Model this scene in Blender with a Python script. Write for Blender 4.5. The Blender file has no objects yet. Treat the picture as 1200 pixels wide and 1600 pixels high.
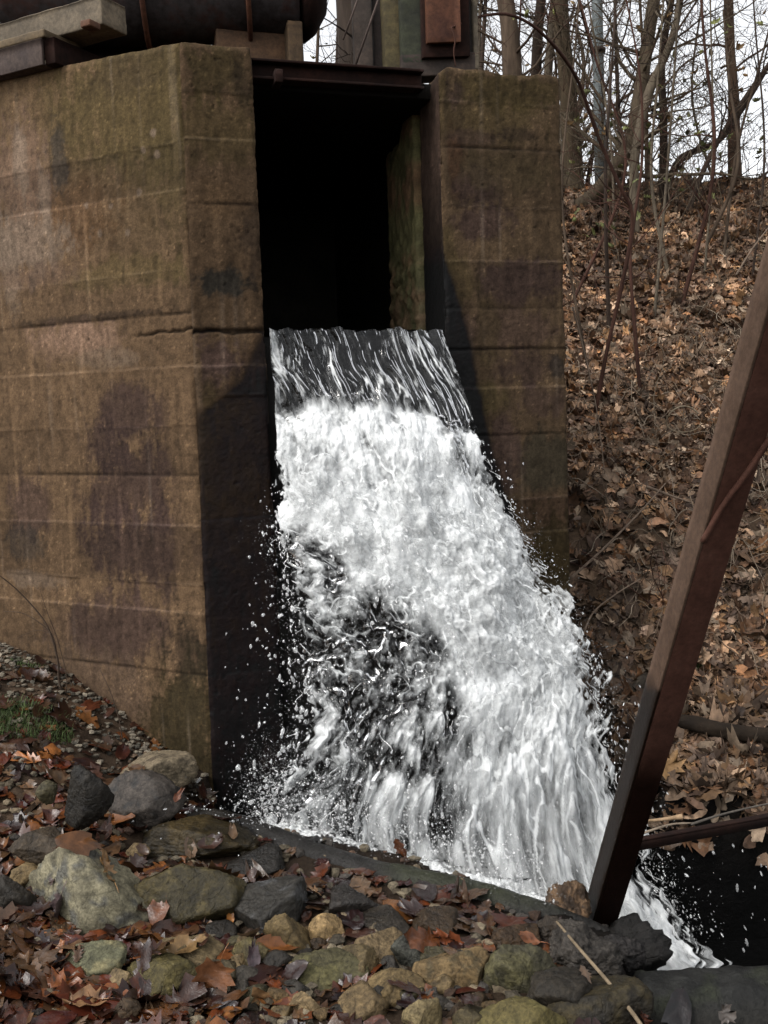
import bpy, math, random
import numpy as np
from mathutils import Vector, Matrix, Euler
from mathutils.bvhtree import BVHTree

# ------------------------------------------------------------ camera, sky, sun
scene = bpy.context.scene
EYE = 1.65
FPX = 1500.0
PITCH, ROLL = 6.1, -1.9
cam_d = bpy.data.cameras.new("camera")
cam_d.sensor_fit = 'VERTICAL'
cam_d.sensor_height = 24.0
cam_d.lens = 24.0 * FPX / 1600.0
cam_d.clip_start = 0.05
cam_d.clip_end = 500.0
cam = bpy.data.objects.new("camera", cam_d)
scene.collection.objects.link(cam)
cam.location = (0, 0, EYE)
RM = (Matrix.Rotation(math.radians(90 - PITCH), 3, 'X') @ Matrix.Rotation(math.radians(ROLL), 3, 'Z'))
cam.rotation_euler = RM.to_euler()
scene.camera = cam

SUN_EL, SUN_AZ = 50.0, 238.0          # overcast: a broad soft sun, high on the left
world = bpy.data.worlds.new("World")
scene.world = world
world.use_nodes = True
wt = world.node_tree
for n in list(wt.nodes): wt.nodes.remove(n)
wo = wt.nodes.new('ShaderNodeOutputWorld'); bg = wt.nodes.new('ShaderNodeBackground')
sky = wt.nodes.new('ShaderNodeTexSky'); sky.sky_type = 'NISHITA'
sky.sun_disc = False
sky.sun_elevation = math.radians(SUN_EL); sky.sun_rotation = math.radians(SUN_AZ)
sky.air_density = 1.0; sky.dust_density = 3.0; sky.ozone_density = 1.0
hs = wt.nodes.new('ShaderNodeHueSaturation'); hs.inputs['Saturation'].default_value = 0.12
bg.inputs['Strength'].default_value = 0.15
wt.links.new(sky.outputs[0], hs.inputs['Color']); wt.links.new(hs.outputs[0], bg.inputs['Color'])
wt.links.new(bg.outputs[0], wo.inputs['Surface'])

sun_d = bpy.data.lights.new("sun", 'SUN'); sun_d.energy = 0.6; sun_d.angle = math.radians(14)
sun_d.color = (1.0, 0.94, 0.86)
sun = bpy.data.objects.new("sun", sun_d); scene.collection.objects.link(sun)
# direction towards the sun: azimuth measured clockwise from +Y like the sky texture
_az, _el = math.radians(SUN_AZ), math.radians(SUN_EL)
sdir = Vector((math.sin(_az) * math.cos(_el), math.cos(_az) * math.cos(_el), math.sin(_el)))
sun.rotation_euler = sdir.to_track_quat('Z', 'Y').to_euler()
sun.location = sdir * 20

scene.view_settings.view_transform = 'Standard'
scene.view_settings.look = 'None'
scene.view_settings.exposure = 1.13
scene.view_settings.gamma = 1.0
scene.cycles.max_bounces = 6
scene.cycles.transparent_max_bounces = 8
scene.cycles.use_denoising = True

# ------------------------------------------------------------ helpers
rng = np.random.default_rng(7)
random.seed(7)

def ray(px, py):
    return RM @ Vector(((px - 600) / FPX, -(py - 800) / FPX, -1.0))
def P(px, py, Y):
    d = ray(px, py); return Vector((0, 0, EYE)) + d * (Y / d.y)
def G(px, py, z=0.0):
    d = ray(px, py); return Vector((0, 0, EYE)) + d * ((z - EYE) / d.z)
def hit_plane(px, py, p0, n):
    d = ray(px, py); o = Vector((0, 0, EYE)); return o + d * ((p0 - o).dot(n) / d.dot(n))

_pt = np.random.default_rng(11).permutation(256).astype(np.int64); _pt = np.concatenate([_pt, _pt, _pt])
_gr = np.random.default_rng(12).normal(size=(256, 3)); _gr /= np.linalg.norm(_gr, axis=1)[:, None]
def perlin(x, y, z=0.0):
    x, y, z = np.broadcast_arrays(np.asarray(x, float), np.asarray(y, float), np.asarray(z, float))
    xi, yi, zi = np.floor(x).astype(np.int64), np.floor(y).astype(np.int64), np.floor(z).astype(np.int64)
    xf, yf, zf = x - xi, y - yi, z - zi
    f = lambda t: t * t * t * (t * (t * 6 - 15) + 10)
    u, v, w = f(xf), f(yf), f(zf)
    out = 0
    for dx in (0, 1):
        for dy in (0, 1):
            for dz in (0, 1):
                h = _pt[_pt[_pt[(xi + dx) & 255] + ((yi + dy) & 255)] + ((zi + dz) & 255)]
                g = _gr[h]
                d = g[..., 0] * (xf - dx) + g[..., 1] * (yf - dy) + g[..., 2] * (zf - dz)
                out = out + d * (u if dx else 1 - u) * (v if dy else 1 - v) * (w if dz else 1 - w)
    return out * 1.5
def fbm(x, y, z=0.0, o=4, g=0.5):
    a, s, k = 1.0, 0.0, 1.0
    for i in range(o):
        s = s + a * perlin(np.asarray(x) * k + 17.3 * i, np.asarray(y) * k + 5.1 * i, np.asarray(z) * k); a *= g; k *= 2.03
    return s
def sst(a, b, x):
    t = np.clip((np.asarray(x, float) - a) / (b - a), 0, 1); return t * t * (3 - 2 * t)
def bump1(x, c, w): return np.exp(-((np.asarray(x) - c) / w) ** 2)

def mesh_np(name, v, f, mat=None, parent=None, col=None, wet=None, smooth=True, fcol=None):
    """one mesh from numpy arrays; f is (n,3|4) or a list of such arrays; col per-vertex rgb, fcol per-face rgb"""
    v = np.asarray(v, np.float32).reshape(-1, 3)
    fs = f if isinstance(f, list) else [f]
    fs = [np.asarray(a, np.int32) for a in fs if len(a)]
    me = bpy.data.meshes.new(name)
    me.vertices.add(len(v)); me.vertices.foreach_set('co', v.ravel())
    nl = sum(a.size for a in fs); npoly = sum(len(a) for a in fs)
    me.loops.add(nl); me.loops.foreach_set('vertex_index', np.concatenate([a.ravel() for a in fs]))
    tot = np.concatenate([np.full(len(a), a.shape[1], np.int32) for a in fs])
    st = np.concatenate([[0], np.cumsum(tot)[:-1]]).astype(np.int32)
    me.polygons.add(npoly); me.polygons.foreach_set('loop_start', st)
    me.polygons.foreach_set('use_smooth', np.full(npoly, smooth, bool))
    me.update(calc_edges=True)
    if col is not None:
        a = me.color_attributes.new('Col', 'FLOAT_COLOR', 'POINT')
        c = np.ones((len(v), 4), np.float32); c[:, :3] = col; a.data.foreach_set('color', c.ravel())
    if fcol is not None:
        a = me.color_attributes.new('Col', 'FLOAT_COLOR', 'CORNER')
        c = np.ones((nl, 4), np.float32); c[:, :3] = np.repeat(np.asarray(fcol), tot, axis=0); a.data.foreach_set('color', c.ravel())
    if wet is not None:
        a = me.attributes.new('Wet', 'FLOAT', 'POINT'); a.data.foreach_set('value', np.asarray(wet, np.float32).ravel())
    o = bpy.data.objects.new(name, me); scene.collection.objects.link(o)
    if mat: me.materials.append(mat)
    if parent: o.parent = parent
    return o
def empty(name, label, cat, group=None, loc=(0, 0, 0)):
    o = bpy.data.objects.new(name, None); scene.collection.objects.link(o)
    o.empty_display_size = 0.1
    return tag(o, label, cat, group)
def tag(o, label=None, cat=None, group=None, kind=None):
    if label: o['label'] = label
    if cat: o['category'] = cat
    if group: o['group'] = group
    if kind: o['kind'] = kind
    return o
def gridf(nu, nv, wrap=False):
    i = np.arange(nu if wrap else nu - 1)[:, None]; j = np.arange(nv - 1)[None, :]
    i2 = (i + 1) % nu
    return np.stack([i * nv + j, i2 * nv + j, i2 * nv + j + 1, i * nv + j + 1], -1).reshape(-1, 4)

def box_geo(o, ax, ay, az, bev=0.006, seg=1, rough=0.0, cells=0.02, freq=9):
    """oriented box as a dense rounded shell. o = corner, ax/ay/az edge vectors. returns v,f"""
    o, ax, ay, az = [np.array(a, float) for a in (o, ax, ay, az)]
    L = [np.linalg.norm(a) for a in (ax, ay, az)]
    def coords(l):
        n = max(2, min(160, int(l / cells) + 1))
        c = np.linspace(0, 1, n)
        b = min(0.45, bev / l)
        return np.unique(np.concatenate([[0, b], b + (1 - 2 * b) * c, [1 - b, 1]]))
    C = [coords(l) for l in L]
    V, F, k = [], [], 0
    for d in range(3):
        e, g = (d + 1) % 3, (d + 2) % 3
        for side in (0, 1):
            A, B = np.meshgrid(C[e], C[g], indexing='ij')
            q = np.zeros(A.shape + (3,)); q[..., d] = side; q[..., e] = A; q[..., g] = B
            fc = gridf(len(C[e]), len(C[g]))
            if side == 0: fc = fc[:, ::-1]
            V.append(q.reshape(-1, 3)); F.append(fc + k); k += q.size // 3
    q = np.concatenate(V); F = np.concatenate(F)
    m = q * np.array(L)
    # round the edges: pull points on two or more extreme planes inwards
    inner = np.clip(m, bev, np.maximum(np.array(L) - bev, bev))
    dlt = m - inner; n = np.linalg.norm(dlt, axis=1, keepdims=True)
    m = inner + np.where(n > 1e-9, dlt / np.maximum(n, 1e-9) * np.minimum(n, bev), 0)
    nrm = np.where(n > 1e-9, dlt / np.maximum(n, 1e-9), 0)
    ux = [a / l for a, l in zip((ax, ay, az), L)]
    w = o + sum(m[:, i:i + 1] * ux[i] for i in range(3))
    nw = sum(nrm[:, i:i + 1] * ux[i] for i in range(3))
    if rough:
        w = w + nw * (fbm(w[:, 0] * freq, w[:, 1] * freq, w[:, 2] * freq, 4) * rough)[:, None]
    # merge the seams
    key = np.round(m * 20000).astype(np.int64)
    _, idx, inv = np.unique(key, axis=0, return_index=True, return_inverse=True)
    inv = inv.ravel()
    return w[idx], inv[F]

def tube(pts, rad, sides=6, cap=True):
    pts = np.asarray(pts, float); n = len(pts); rad = np.broadcast_to(np.asarray(rad, float), (n,))
    t = np.gradient(pts, axis=0); t /= np.maximum(np.linalg.norm(t, axis=1, keepdims=True), 1e-9)
    ref = np.array([0.31, 0.17, 0.93]) if abs(t[0, 2]) < 0.8 else np.array([0.93, 0.31, 0.1])
    a = np.cross(t, ref); a /= np.maximum(np.linalg.norm(a, axis=1, keepdims=True), 1e-9); b = np.cross(t, a)
    th = np.linspace(0, 2 * np.pi, sides, endpoint=False)
    v = pts[:, None] + rad[:, None, None] * (np.cos(th)[None, :, None] * a[:, None] + np.sin(th)[None, :, None] * b[:, None])
    i = np.arange(n - 1)[:, None]; j = np.arange(sides)[None]; j2 = (j + 1) % sides
    f = np.stack([i * sides + j, i * sides + j2, (i + 1) * sides + j2, (i + 1) * sides + j], -1).reshape(-1, 4)
    v = v.reshape(-1, 3)
    if cap:
        k = len(v); v = np.vstack([v, pts[0], pts[-1]])
        jj = np.arange(sides); c1 = np.stack([jj, np.full(sides, k), (jj + 1) % sides, (jj + 1) % sides], -1)
        base = (n - 1) * sides
        c2 = np.stack([base + jj, base + (jj + 1) % sides, np.full(sides, k + 1), np.full(sides, k + 1)], -1)
        return v, f, np.concatenate([c1[:, :3], c2[:, :3]])
    return v, f, np.zeros((0, 3), int)
class Bag:
    def __init__(s): s.v, s.q, s.t, s.c, s.n = [], [], [], [], 0
    def add(s, v, q=None, t=None, c=None):
        v = np.asarray(v, float).reshape(-1, 3)
        if q is not None and len(q): s.q.append(np.asarray(q) + s.n)
        if t is not None and len(t): s.t.append(np.asarray(t) + s.n)
        if c is not None: s.c.append(np.broadcast_to(np.asarray(c, float), (len(v), 3)))
        s.v.append(v); s.n += len(v)
    def tube(s, pts, rad, sides=6, c=None):
        v, q, t = tube(pts, rad, sides); s.add(v, q, t, c)
    def build(s, name, mat, parent=None, smooth=True):
        f = []
        if s.q: f.append(np.concatenate(s.q))
        if s.t: f.append(np.concatenate(s.t))
        return mesh_np(name, np.concatenate(s.v), f, mat, parent, col=np.concatenate(s.c) if s.c else None, smooth=smooth)
def spline(pts, n=24):
    """catmull-rom through points"""
    p = np.asarray([list(q) for q in pts], float); p = np.vstack([2 * p[0] - p[1], p, 2 * p[-1] - p[-2]])
    out = []; m = len(p) - 3
    for s in np.linspace(0, m - 1e-6, n):
        i = int(s); t = s - i; a, b, c, d = p[i:i + 4]
        out.append(0.5 * (2 * b + (c - a) * t + (2 * a - 5 * b + 4 * c - d) * t * t + (3 * b - a - 3 * c + d) * t ** 3))
    return np.array(out)

# ------------------------------------------------------------ materials
def nodes(name):
    m = bpy.data.materials.new(name); m.use_nodes = True; t = m.node_tree
    return m, t, t.nodes['Principled BSDF']
def N(t, typ, **kw):
    n = t.nodes.new(typ)
    for k, v in kw.items():
        if k in n.inputs.keys(): n.inputs[k].default_value = v
        else: setattr(n, k, v)
    return n
def ramp(t, src, stops):
    r = t.nodes.new('ShaderNodeValToRGB'); e = r.color_ramp.elements
    while len(e) < len(stops): e.new(0.5)
    for i, (p, c) in enumerate(stops):
        e[i].position = p; e[i].color = (*c, 1) if len(c) == 3 else c
    t.links.new(src, r.inputs[0]); return r
def mul(t, a, b, mode='MULTIPLY', fac=1.0):
    m = t.nodes.new('ShaderNodeMix'); m.data_type = 'RGBA'; m.blend_type = mode; m.inputs[0].default_value = fac
    t.links.new(a, m.inputs[6]); t.links.new(b, m.inputs[7]); return m.outputs[2]
def noise(t, scale, detail=6, rough=0.6, vec=None, stretch=None, dist=0.0):
    n = t.nodes.new('ShaderNodeTexNoise'); n.inputs['Scale'].default_value = scale; n.inputs['Detail'].default_value = detail
    n.inputs['Roughness'].default_value = rough; n.inputs['Distortion'].default_value = dist
    if stretch is not None:
        tc = t.nodes.new('ShaderNodeTexCoord'); mp = t.nodes.new('ShaderNodeMapping'); mp.inputs['Scale'].default_value = stretch
        t.links.new(tc.outputs['Object'], mp.inputs[0]); t.links.new(mp.outputs[0], n.inputs['Vector'])
    else:
        tc = t.nodes.new('ShaderNodeTexCoord'); t.links.new(tc.outputs['Object'], n.inputs['Vector'])
    return n
def bump(t, bsdf, src, dist, strength=1.0, prev=None):
    b = t.nodes.new('ShaderNodeBump'); b.inputs['Distance'].default_value = dist; b.inputs['Strength'].default_value = strength
    t.links.new(src, b.inputs['Height'])
    if prev is not None: t.links.new(prev.outputs[0], b.inputs['Normal'])
    t.links.new(b.outputs[0], bsdf.inputs['Normal']); return b
def attr(t, name):
    a = t.nodes.new('ShaderNodeAttribute'); a.attribute_name = name; return a

def mat_painted(name, fine=60, lo=0.62, hi=1.35, rough=0.85, bdist=0.004, wet_rough=0.25, stretch=None, spec=0.4, mid=None):
    m, t, b = nodes(name)
    a = attr(t, 'Col'); n = noise(t, fine, 8, 0.7, stretch=stretch)
    r = ramp(t, n.outputs['Fac'], [(0.25, (lo,) * 3), (0.75, (hi,) * 3)])
    c = mul(t, a.outputs['Color'], r.outputs[0])
    n2 = noise(t, mid or fine * 0.16, 6, 0.65, stretch=stretch)
    r2 = ramp(t, n2.outputs['Fac'], [(0.3, (0.75,) * 3), (0.7, (1.22,) * 3)])
    c = mul(t, c, r2.outputs[0]); t.links.new(c, b.inputs['Base Color'])
    w = attr(t, 'Wet')
    mr = t.nodes.new('ShaderNodeMapRange'); mr.inputs['To Min'].default_value = rough; mr.inputs['To Max'].default_value = wet_rough
    t.links.new(w.outputs['Fac'], mr.inputs['Value']); t.links.new(mr.outputs[0], b.inputs['Roughness'])
    b.inputs['Specular IOR Level'].default_value = spec
    b1 = bump(t, b, n2.outputs['Fac'], bdist * 3, 0.6); bump(t, b, n.outputs['Fac'], bdist, 0.7, b1)
    return m
M = {}
M['concrete'] = mat_painted('weathered_concrete', 130, 0.58, 1.45, 0.94, 0.0022, 0.5, spec=.12, mid=30)
M['rock'] = mat_painted('rock', 85, 0.35, 1.75, 0.8, 0.006, 0.38, spec=0.22, mid=22)
def add_cracks(m, scale, w, dark, bd):
    t = m.node_tree; b = t.nodes['Principled BSDF']
    tc = t.nodes.new('ShaderNodeTexCoord'); n = t.nodes.new('ShaderNodeTexNoise'); n.inputs['Scale'].default_value = scale * .8; n.inputs['Detail'].default_value = 4
    t.links.new(tc.outputs['Object'], n.inputs['Vector'])
    mx = t.nodes.new('ShaderNodeMix'); mx.data_type = 'RGBA'; mx.blend_type = 'ADD'; mx.inputs[0].default_value = .30
    t.links.new(tc.outputs['Object'], mx.inputs[6]); t.links.new(n.outputs['Color'], mx.inputs[7])
    v = t.nodes.new('ShaderNodeTexVoronoi'); v.feature = 'DISTANCE_TO_EDGE'; v.inputs['Scale'].default_value = scale; t.links.new(mx.outputs[2], v.inputs['Vector'])
    r = ramp(t, v.outputs['Distance'], [(0.0, (dark,) * 3), (w, (1, 1, 1))])
    src = b.inputs['Base Color'].links[0].from_socket; c = mul(t, src, r.outputs[0]); t.links.new(c, b.inputs['Base Color'])
    prev = b.inputs['Normal'].links[0].from_node; bump(t, b, r.outputs[0], bd, .8, prev)
add_cracks(M['rock'], 7, .035, .72, .004)
M['soil'] = mat_painted('soil', 45, 0.5, 1.5, 0.95, 0.008, 0.6, spec=.1)
M['bark'] = mat_painted('bark', 30, 0.55, 1.5, 0.95, 0.006, 0.6, stretch=(1, 1, 0.18), spec=.15)
M['wood'] = mat_painted('weathered_timber', 55, 0.5, 1.45, 0.85, 0.003, 0.5, stretch=(1.0, 1.0, 1.0))
def mat_leaf(name, rough, spec, trans=0.15):
    m, t, b = nodes(name)
    a = attr(t, 'Col'); n = noise(t, 38, 5, 0.6)
    r = ramp(t, n.outputs['Fac'], [(0.3, (0.6,) * 3), (0.7, (1.3,) * 3)])
    c = mul(t, a.outputs['Color'], r.outputs[0]); t.links.new(c, b.inputs['Base Color'])
    b.inputs['Roughness'].default_value = rough; b.inputs['Specular IOR Level'].default_value = spec
    n2 = noise(t, 160, 3, 0.5); bump(t, b, n2.outputs['Fac'], 0.002, 0.6)
    return m
M['leaf_dry'] = mat_leaf('dry_leaf', 0.7, 0.3)
M['leaf_wet'] = mat_leaf('wet_leaf', 0.28, 0.4)
def mat_rust(name, c1, c2, c3, rough=0.75, fine=40):
    m, t, b = nodes(name)
    n = noise(t, 6, 8, 0.65); n2 = noise(t, fine, 8, 0.7)
    r = ramp(t, n.outputs['Fac'], [(0.35, c1), (0.5, c2), (0.68, c3)])
    r2 = ramp(t, n2.outputs['Fac'], [(0.3, (0.55,) * 3), (0.7, (1.4,) * 3)])
    c = mul(t, r.outputs[0], r2.outputs[0]); t.links.new(c, b.inputs['Base Color'])
    b.inputs['Roughness'].default_value = rough; b.inputs['Specular IOR Level'].default_value = 0.15
    bump(t, b, n2.outputs['Fac'], 0.0015, 0.8); return m
M['rust'] = mat_rust('rusty_steel', (0.04, 0.016, 0.010), (0.065, 0.026, 0.014), (0.085, 0.034, 0.018))
M['rust_dark'] = mat_rust('dark_rusty_steel', (0.007, 0.004, 0.0035), (0.013, 0.006, 0.0045), (0.022, 0.009, 0.006), 0.95)
M['steel_grey'] = mat_rust('weathered_grey_steel', (0.035, 0.026, 0.025), (0.055, 0.04, 0.034), (0.07, 0.05, 0.042))
M['paint_worn'] = mat_rust('worn_pipe_paint', (0.012, 0.008, 0.007), (0.030, 0.026, 0.026), (0.035, 0.011, 0.006), 0.6, 25)
M['galv'] = mat_rust('grey_pole_steel', (0.13, 0.15, 0.15), (0.17, 0.19, 0.19), (0.2, 0.22, 0.22), 0.5)
# ------------------------------------------------------------ the sluice: measured corners
dF = Vector((math.sin(math.radians(74)), math.cos(math.radians(74)), 0))      # along the front
dB = Vector((-dF.y, dF.x, 0))                                                  # back into the channel
dL = Vector((-math.sin(math.radians(63)), math.cos(math.radians(63)), 0))     # along the left face
nL = Vector((-dL.y, dL.x, 0)); nL = -nL if nL.y > 0 else nL
nF = -dB
def xy(v): return Vector((v.x, v.y, 0))
E1t, E1b = xy(P(280, 65, 4.2)), xy(P(331, 1245, 4.2))
E2t = xy(hit_plane(393, 75, E1t, nF)); E2b = xy(hit_plane(452, 1250, E1b, nF))
R1t = xy(hit_plane(684, 112, E1t, nF)); R1b = xy(hit_plane(716, 1250, E1b, nF))
R2t = xy(hit_plane(876, 115, E1t, nF)); R2b = xy(hit_plane(898, 1000, E1b, nF))
ZT = P(280, 65, 4.2).z
ZTR = hit_plane(780, 113, R1t, nF).z
ZLIP = hit_plane(560, 512, (E2t + E2b) / 2, nF).z
print('corners', E1t, E1b, E2t, E2b, R1t, R1b, R2t, R2b, 'ZT', ZT, ZTR, 'lip', ZLIP)
BAT = 3.3   # height over which the batter is measured

def pier_mesh(name, bot, top, z0, ztop, cells, feat, mat, parent, cap_rings=26):
    """solid battered pier; bot/top corner lists, cells = spacing along each side; feat(face, s, z, xyz) -> disp, col, wet"""
    bot = [np.array(p[:2]) for p in bot]; top = [np.array(p[:2]) for p in top]; n = len(bot)
    B, T, face, S = [], [], [], []
    for i in range(n):
        a, b, c, d = bot[i], bot[(i + 1) % n], top[i], top[(i + 1) % n]
        L = np.linalg.norm(b - a); k = max(2, int(L / cells[i])); s = np.arange(k) / k
        B.append(a + s[:, None] * (b - a)); T.append(c + s[:, None] * (d - c)); face += [i] * k; S += list(s * L)
    B, T, face, S = np.concatenate(B), np.concatenate(T), np.array(face), np.array(S)
    fr = np.linspace(0, 1, int((ZT - z0) / min(cells)) + 1)
    pos = B[:, None, :] * (1 - fr)[None, :, None] + T[:, None, :] * fr[None, :, None]
    zt = ztop(T[:, 0], T[:, 1]); Z = z0 + fr[None, :] * (zt - z0)[:, None]
    nrm = []
    for i in range(n):
        d = bot[(i + 1) % n] - bot[i]; nn = np.array([d[1], -d[0]]); nrm.append(nn / np.linalg.norm(nn))
    c = np.mean(bot, 0)
    if np.dot(nrm[0], (bot[0] + bot[1]) / 2 - c) < 0: nrm = [-q for q in nrm]
    nrm = np.array(nrm); NN = nrm[face].copy()
    first = np.r_[True, face[1:] != face[:-1]]
    idx = np.where(first)[0]
    for k in idx: 
        m = NN[k] + NN[k - 1]; NN[k] = m / np.linalg.norm(m)
    X3 = np.concatenate([pos, Z[..., None]], -1)
    disp, col, wet = feat(face[:, None] + 0 * Z.astype(int), S[:, None] + 0 * Z, Z, X3)
    # worn corners
    seglen = np.array([np.linalg.norm(bot[(i + 1) % n] - bot[i]) for i in range(n)])
    de = np.minimum(S, seglen[face] - S)[:, None] + 0 * Z
    chip = np.clip(fbm(X3[..., 0] * 14, X3[..., 1] * 14, X3[..., 2] * 14, 4), -1, 1)
    wear = np.exp(-(de / 0.012) ** 2) * (0.006 + 0.007 * np.clip(chip, 0, 1) * 2)
    dtop = zt[:, None] - Z
    wear += np.exp(-(dtop / 0.012) ** 2) * 0.008
    disp = disp - wear
    X3[..., :2] += NN[:, None, :] * disp[..., None]
    np_, nz = Z.shape
    V = [X3.reshape(-1, 3)]; F = [gridf(np_, nz, wrap=True)]; CO = [col.reshape(-1, 3)]; W = [wet.ravel()]
    # cap
    tp = X3[:, -1].copy(); cen = tp.mean(0); k0 = np_ * nz
    rr = 1 - (np.arange(1, cap_rings + 1) / cap_rings) ** 2.0 * 1.0
    prev = np.arange(np_) * nz + nz - 1
    kk = k0
    for r in rr:
        ring = cen + (tp - cen) * r
        ring[:, 2] = ztop(ring[:, 0], ring[:, 1]) + 0.004 * fbm(ring[:, 0] * 12, ring[:, 1] * 12, 3.0, 3)
        cur = kk + np.arange(np_); kk += np_
        V.append(ring); CO.append(np.tile(col[:, -1:].mean((0, 1)), (np_, 1)) * (1 + 0.3 * fbm(ring[:, 0] * 8, ring[:, 1] * 8, 1, 3))[:, None]); W.append(np.zeros(np_))
        F.append(np.stack([prev, np.roll(prev, -1), np.roll(cur, -1), cur], -1)); prev = cur
    return mesh_np(name, np.concatenate(V), np.concatenate(F), mat, parent, col=np.clip(np.concatenate(CO), 0.004, 0.9), wet=np.concatenate(W))

TAN = np.array([.235, .158, .092]); PURP = np.array([.125, .082, .070]); OLIVE = np.array([.115, .088, .038]); PALE = np.array([.46, .36, .27])
PINK = np.array([.40, .27, .19]); DARK = np.array([.045, .032, .022]); GREY = np.array([.085, .075, .062]); RED = np.array([.15, .06, .03]); GREEN = np.array([.10, .12, .045])

def stain_face(org, d, n, blobs, lines, base, seed, crack=None):
    """returns a function of (s,z,X3) giving disp,col for a face through org along d; blobs and lines are measured stains and form joints"""
    bl = []
    for (px, py, rx, ry, c, k) in blobs:
        h = hit_plane(px, py, org, n); h2 = hit_plane(px + rx, py, org, n); h3 = hit_plane(px, py + ry, org, n)
        bl.append(((h - org).dot(d), h.z, abs((h2 - h).dot(d)), abs(h3.z - h.z), c, k))
    ln = [(hit_plane(px, py, org, n).z, amp, c) for (px, py, amp, c) in lines]
    def f(X):
        s = (X[..., 0] - org.x) * d.x + (X[..., 1] - org.y) * d.y; z = X[..., 2]
        n1 = fbm(s * 3 + seed, z * 3, seed, 5); n2 = fbm(s * 14, z * 9 + seed, seed, 4); n3 = fbm(s * 34 + seed, z * 5, seed, 3)
        n4 = fbm(s * 60, z * 60, seed, 3)
        col = np.array(base)[None, None] * (1 + 0.20 * n1 + 0.17 * n2 + 0.16 * n3 + 0.12 * n4)[..., None]
        for (bs, bz, rs, rz, c, k) in bl:
            q = np.sqrt(((s - bs) / rs) ** 2 + ((z - bz) / rz) ** 2) + 0.36 * n1 + 0.42 * n2 + 0.26 * n3 + 0.30 * n4
            m = (1 - sst(0.60, 1.20, q)) * k * .96
            col = col * (1 - m[..., None]) + np.array(c) * (1 + 0.28 * n4 + 0.22 * n3)[..., None] * m[..., None]
        # vertical drips
        dr = sst(0.25, 0.7, perlin(s * 16 + seed, z * 0.9, seed)) * 0.35
        col = col * (1 - dr[..., None] * sst(-0.3, 0.5, n1)[..., None])
        dr2 = sst(0.3, 0.75, perlin(s * 22 + seed + 40, z * 1.3, seed)) * 0.3
        col = col * (1 + 1.3 * dr2[..., None])
        dr3 = sst(.25, .7, perlin(s * 34 + seed + 80, z * .8, seed)) * sst(-.2, .5, perlin(s * 2.2, z * 2.2, seed + 6)); col = col + .10 * dr3[..., None] * np.array([1, .86, .7])
        disp = 0.0035 * n1 + 0.0018 * n2 + 0.0012 * n4
        # pits
        pit = sst(0.55, 0.8, perlin(s * 45, z * 45, seed + 3)); disp = disp - 0.004 * pit; col = col * (1 - 0.45 * pit[..., None])
        sp_ = sst(.42, .62, perlin(s * 70 + 5, z * 70, seed + 9)) * sst(-.2, .4, n1 + n2); col = col * (1 + .9 * sp_[..., None])
        mo = sst(.1, .5, fbm(s * 26, z * 18, seed + 4, 4)); col = col * (1 - .26 * mo[..., None])
        zs = sorted([l[0] for l in ln])
        for k, (zl, amp, c) in enumerate(ln):
            wob = zl + 0.0035 * perlin(s * 4 + k, k * 7.7, seed) + 0.0018 * perlin(s * 25, k * 3.3, seed)
            g = np.clip(0.62 + 0.9 * perlin(s * 5, k * 1.7 + 9, seed), 0.12, 1)
            w = 0.0048 if amp > 0 else 0.0066
            line = np.exp(-((z - wob) / w) ** 2) * g
            disp = disp + amp * 1.5 * line
            lc = 0.62 if c == 'l' else 0.8
            tgt = (col * 1.75 + 0.05) if c == 'l' else col * 0.08
            col = col * (1 - (line * lc)[..., None]) + tgt * (line * lc)[..., None]
        # board panels: each lift a slightly different tone and level
        zi = np.searchsorted(np.array(zs), z)
        tone = 1 + 0.13 * np.sin(zi * 2.7 + seed) + 0.10 * perlin(np.floor(s * 1.9 + np.sin(zi * 5) * 2) * 1.37 + .3, zi * 3.1 + .2, seed)
        col = col * tone[..., None]; disp = disp + 0.0022 * np.sin(zi * 3.9 + seed)
        return disp, np.clip(col * np.array([.350, .326, .310]), 0.003, 0.8), n1, n2, n3, s, z
    return f

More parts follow.
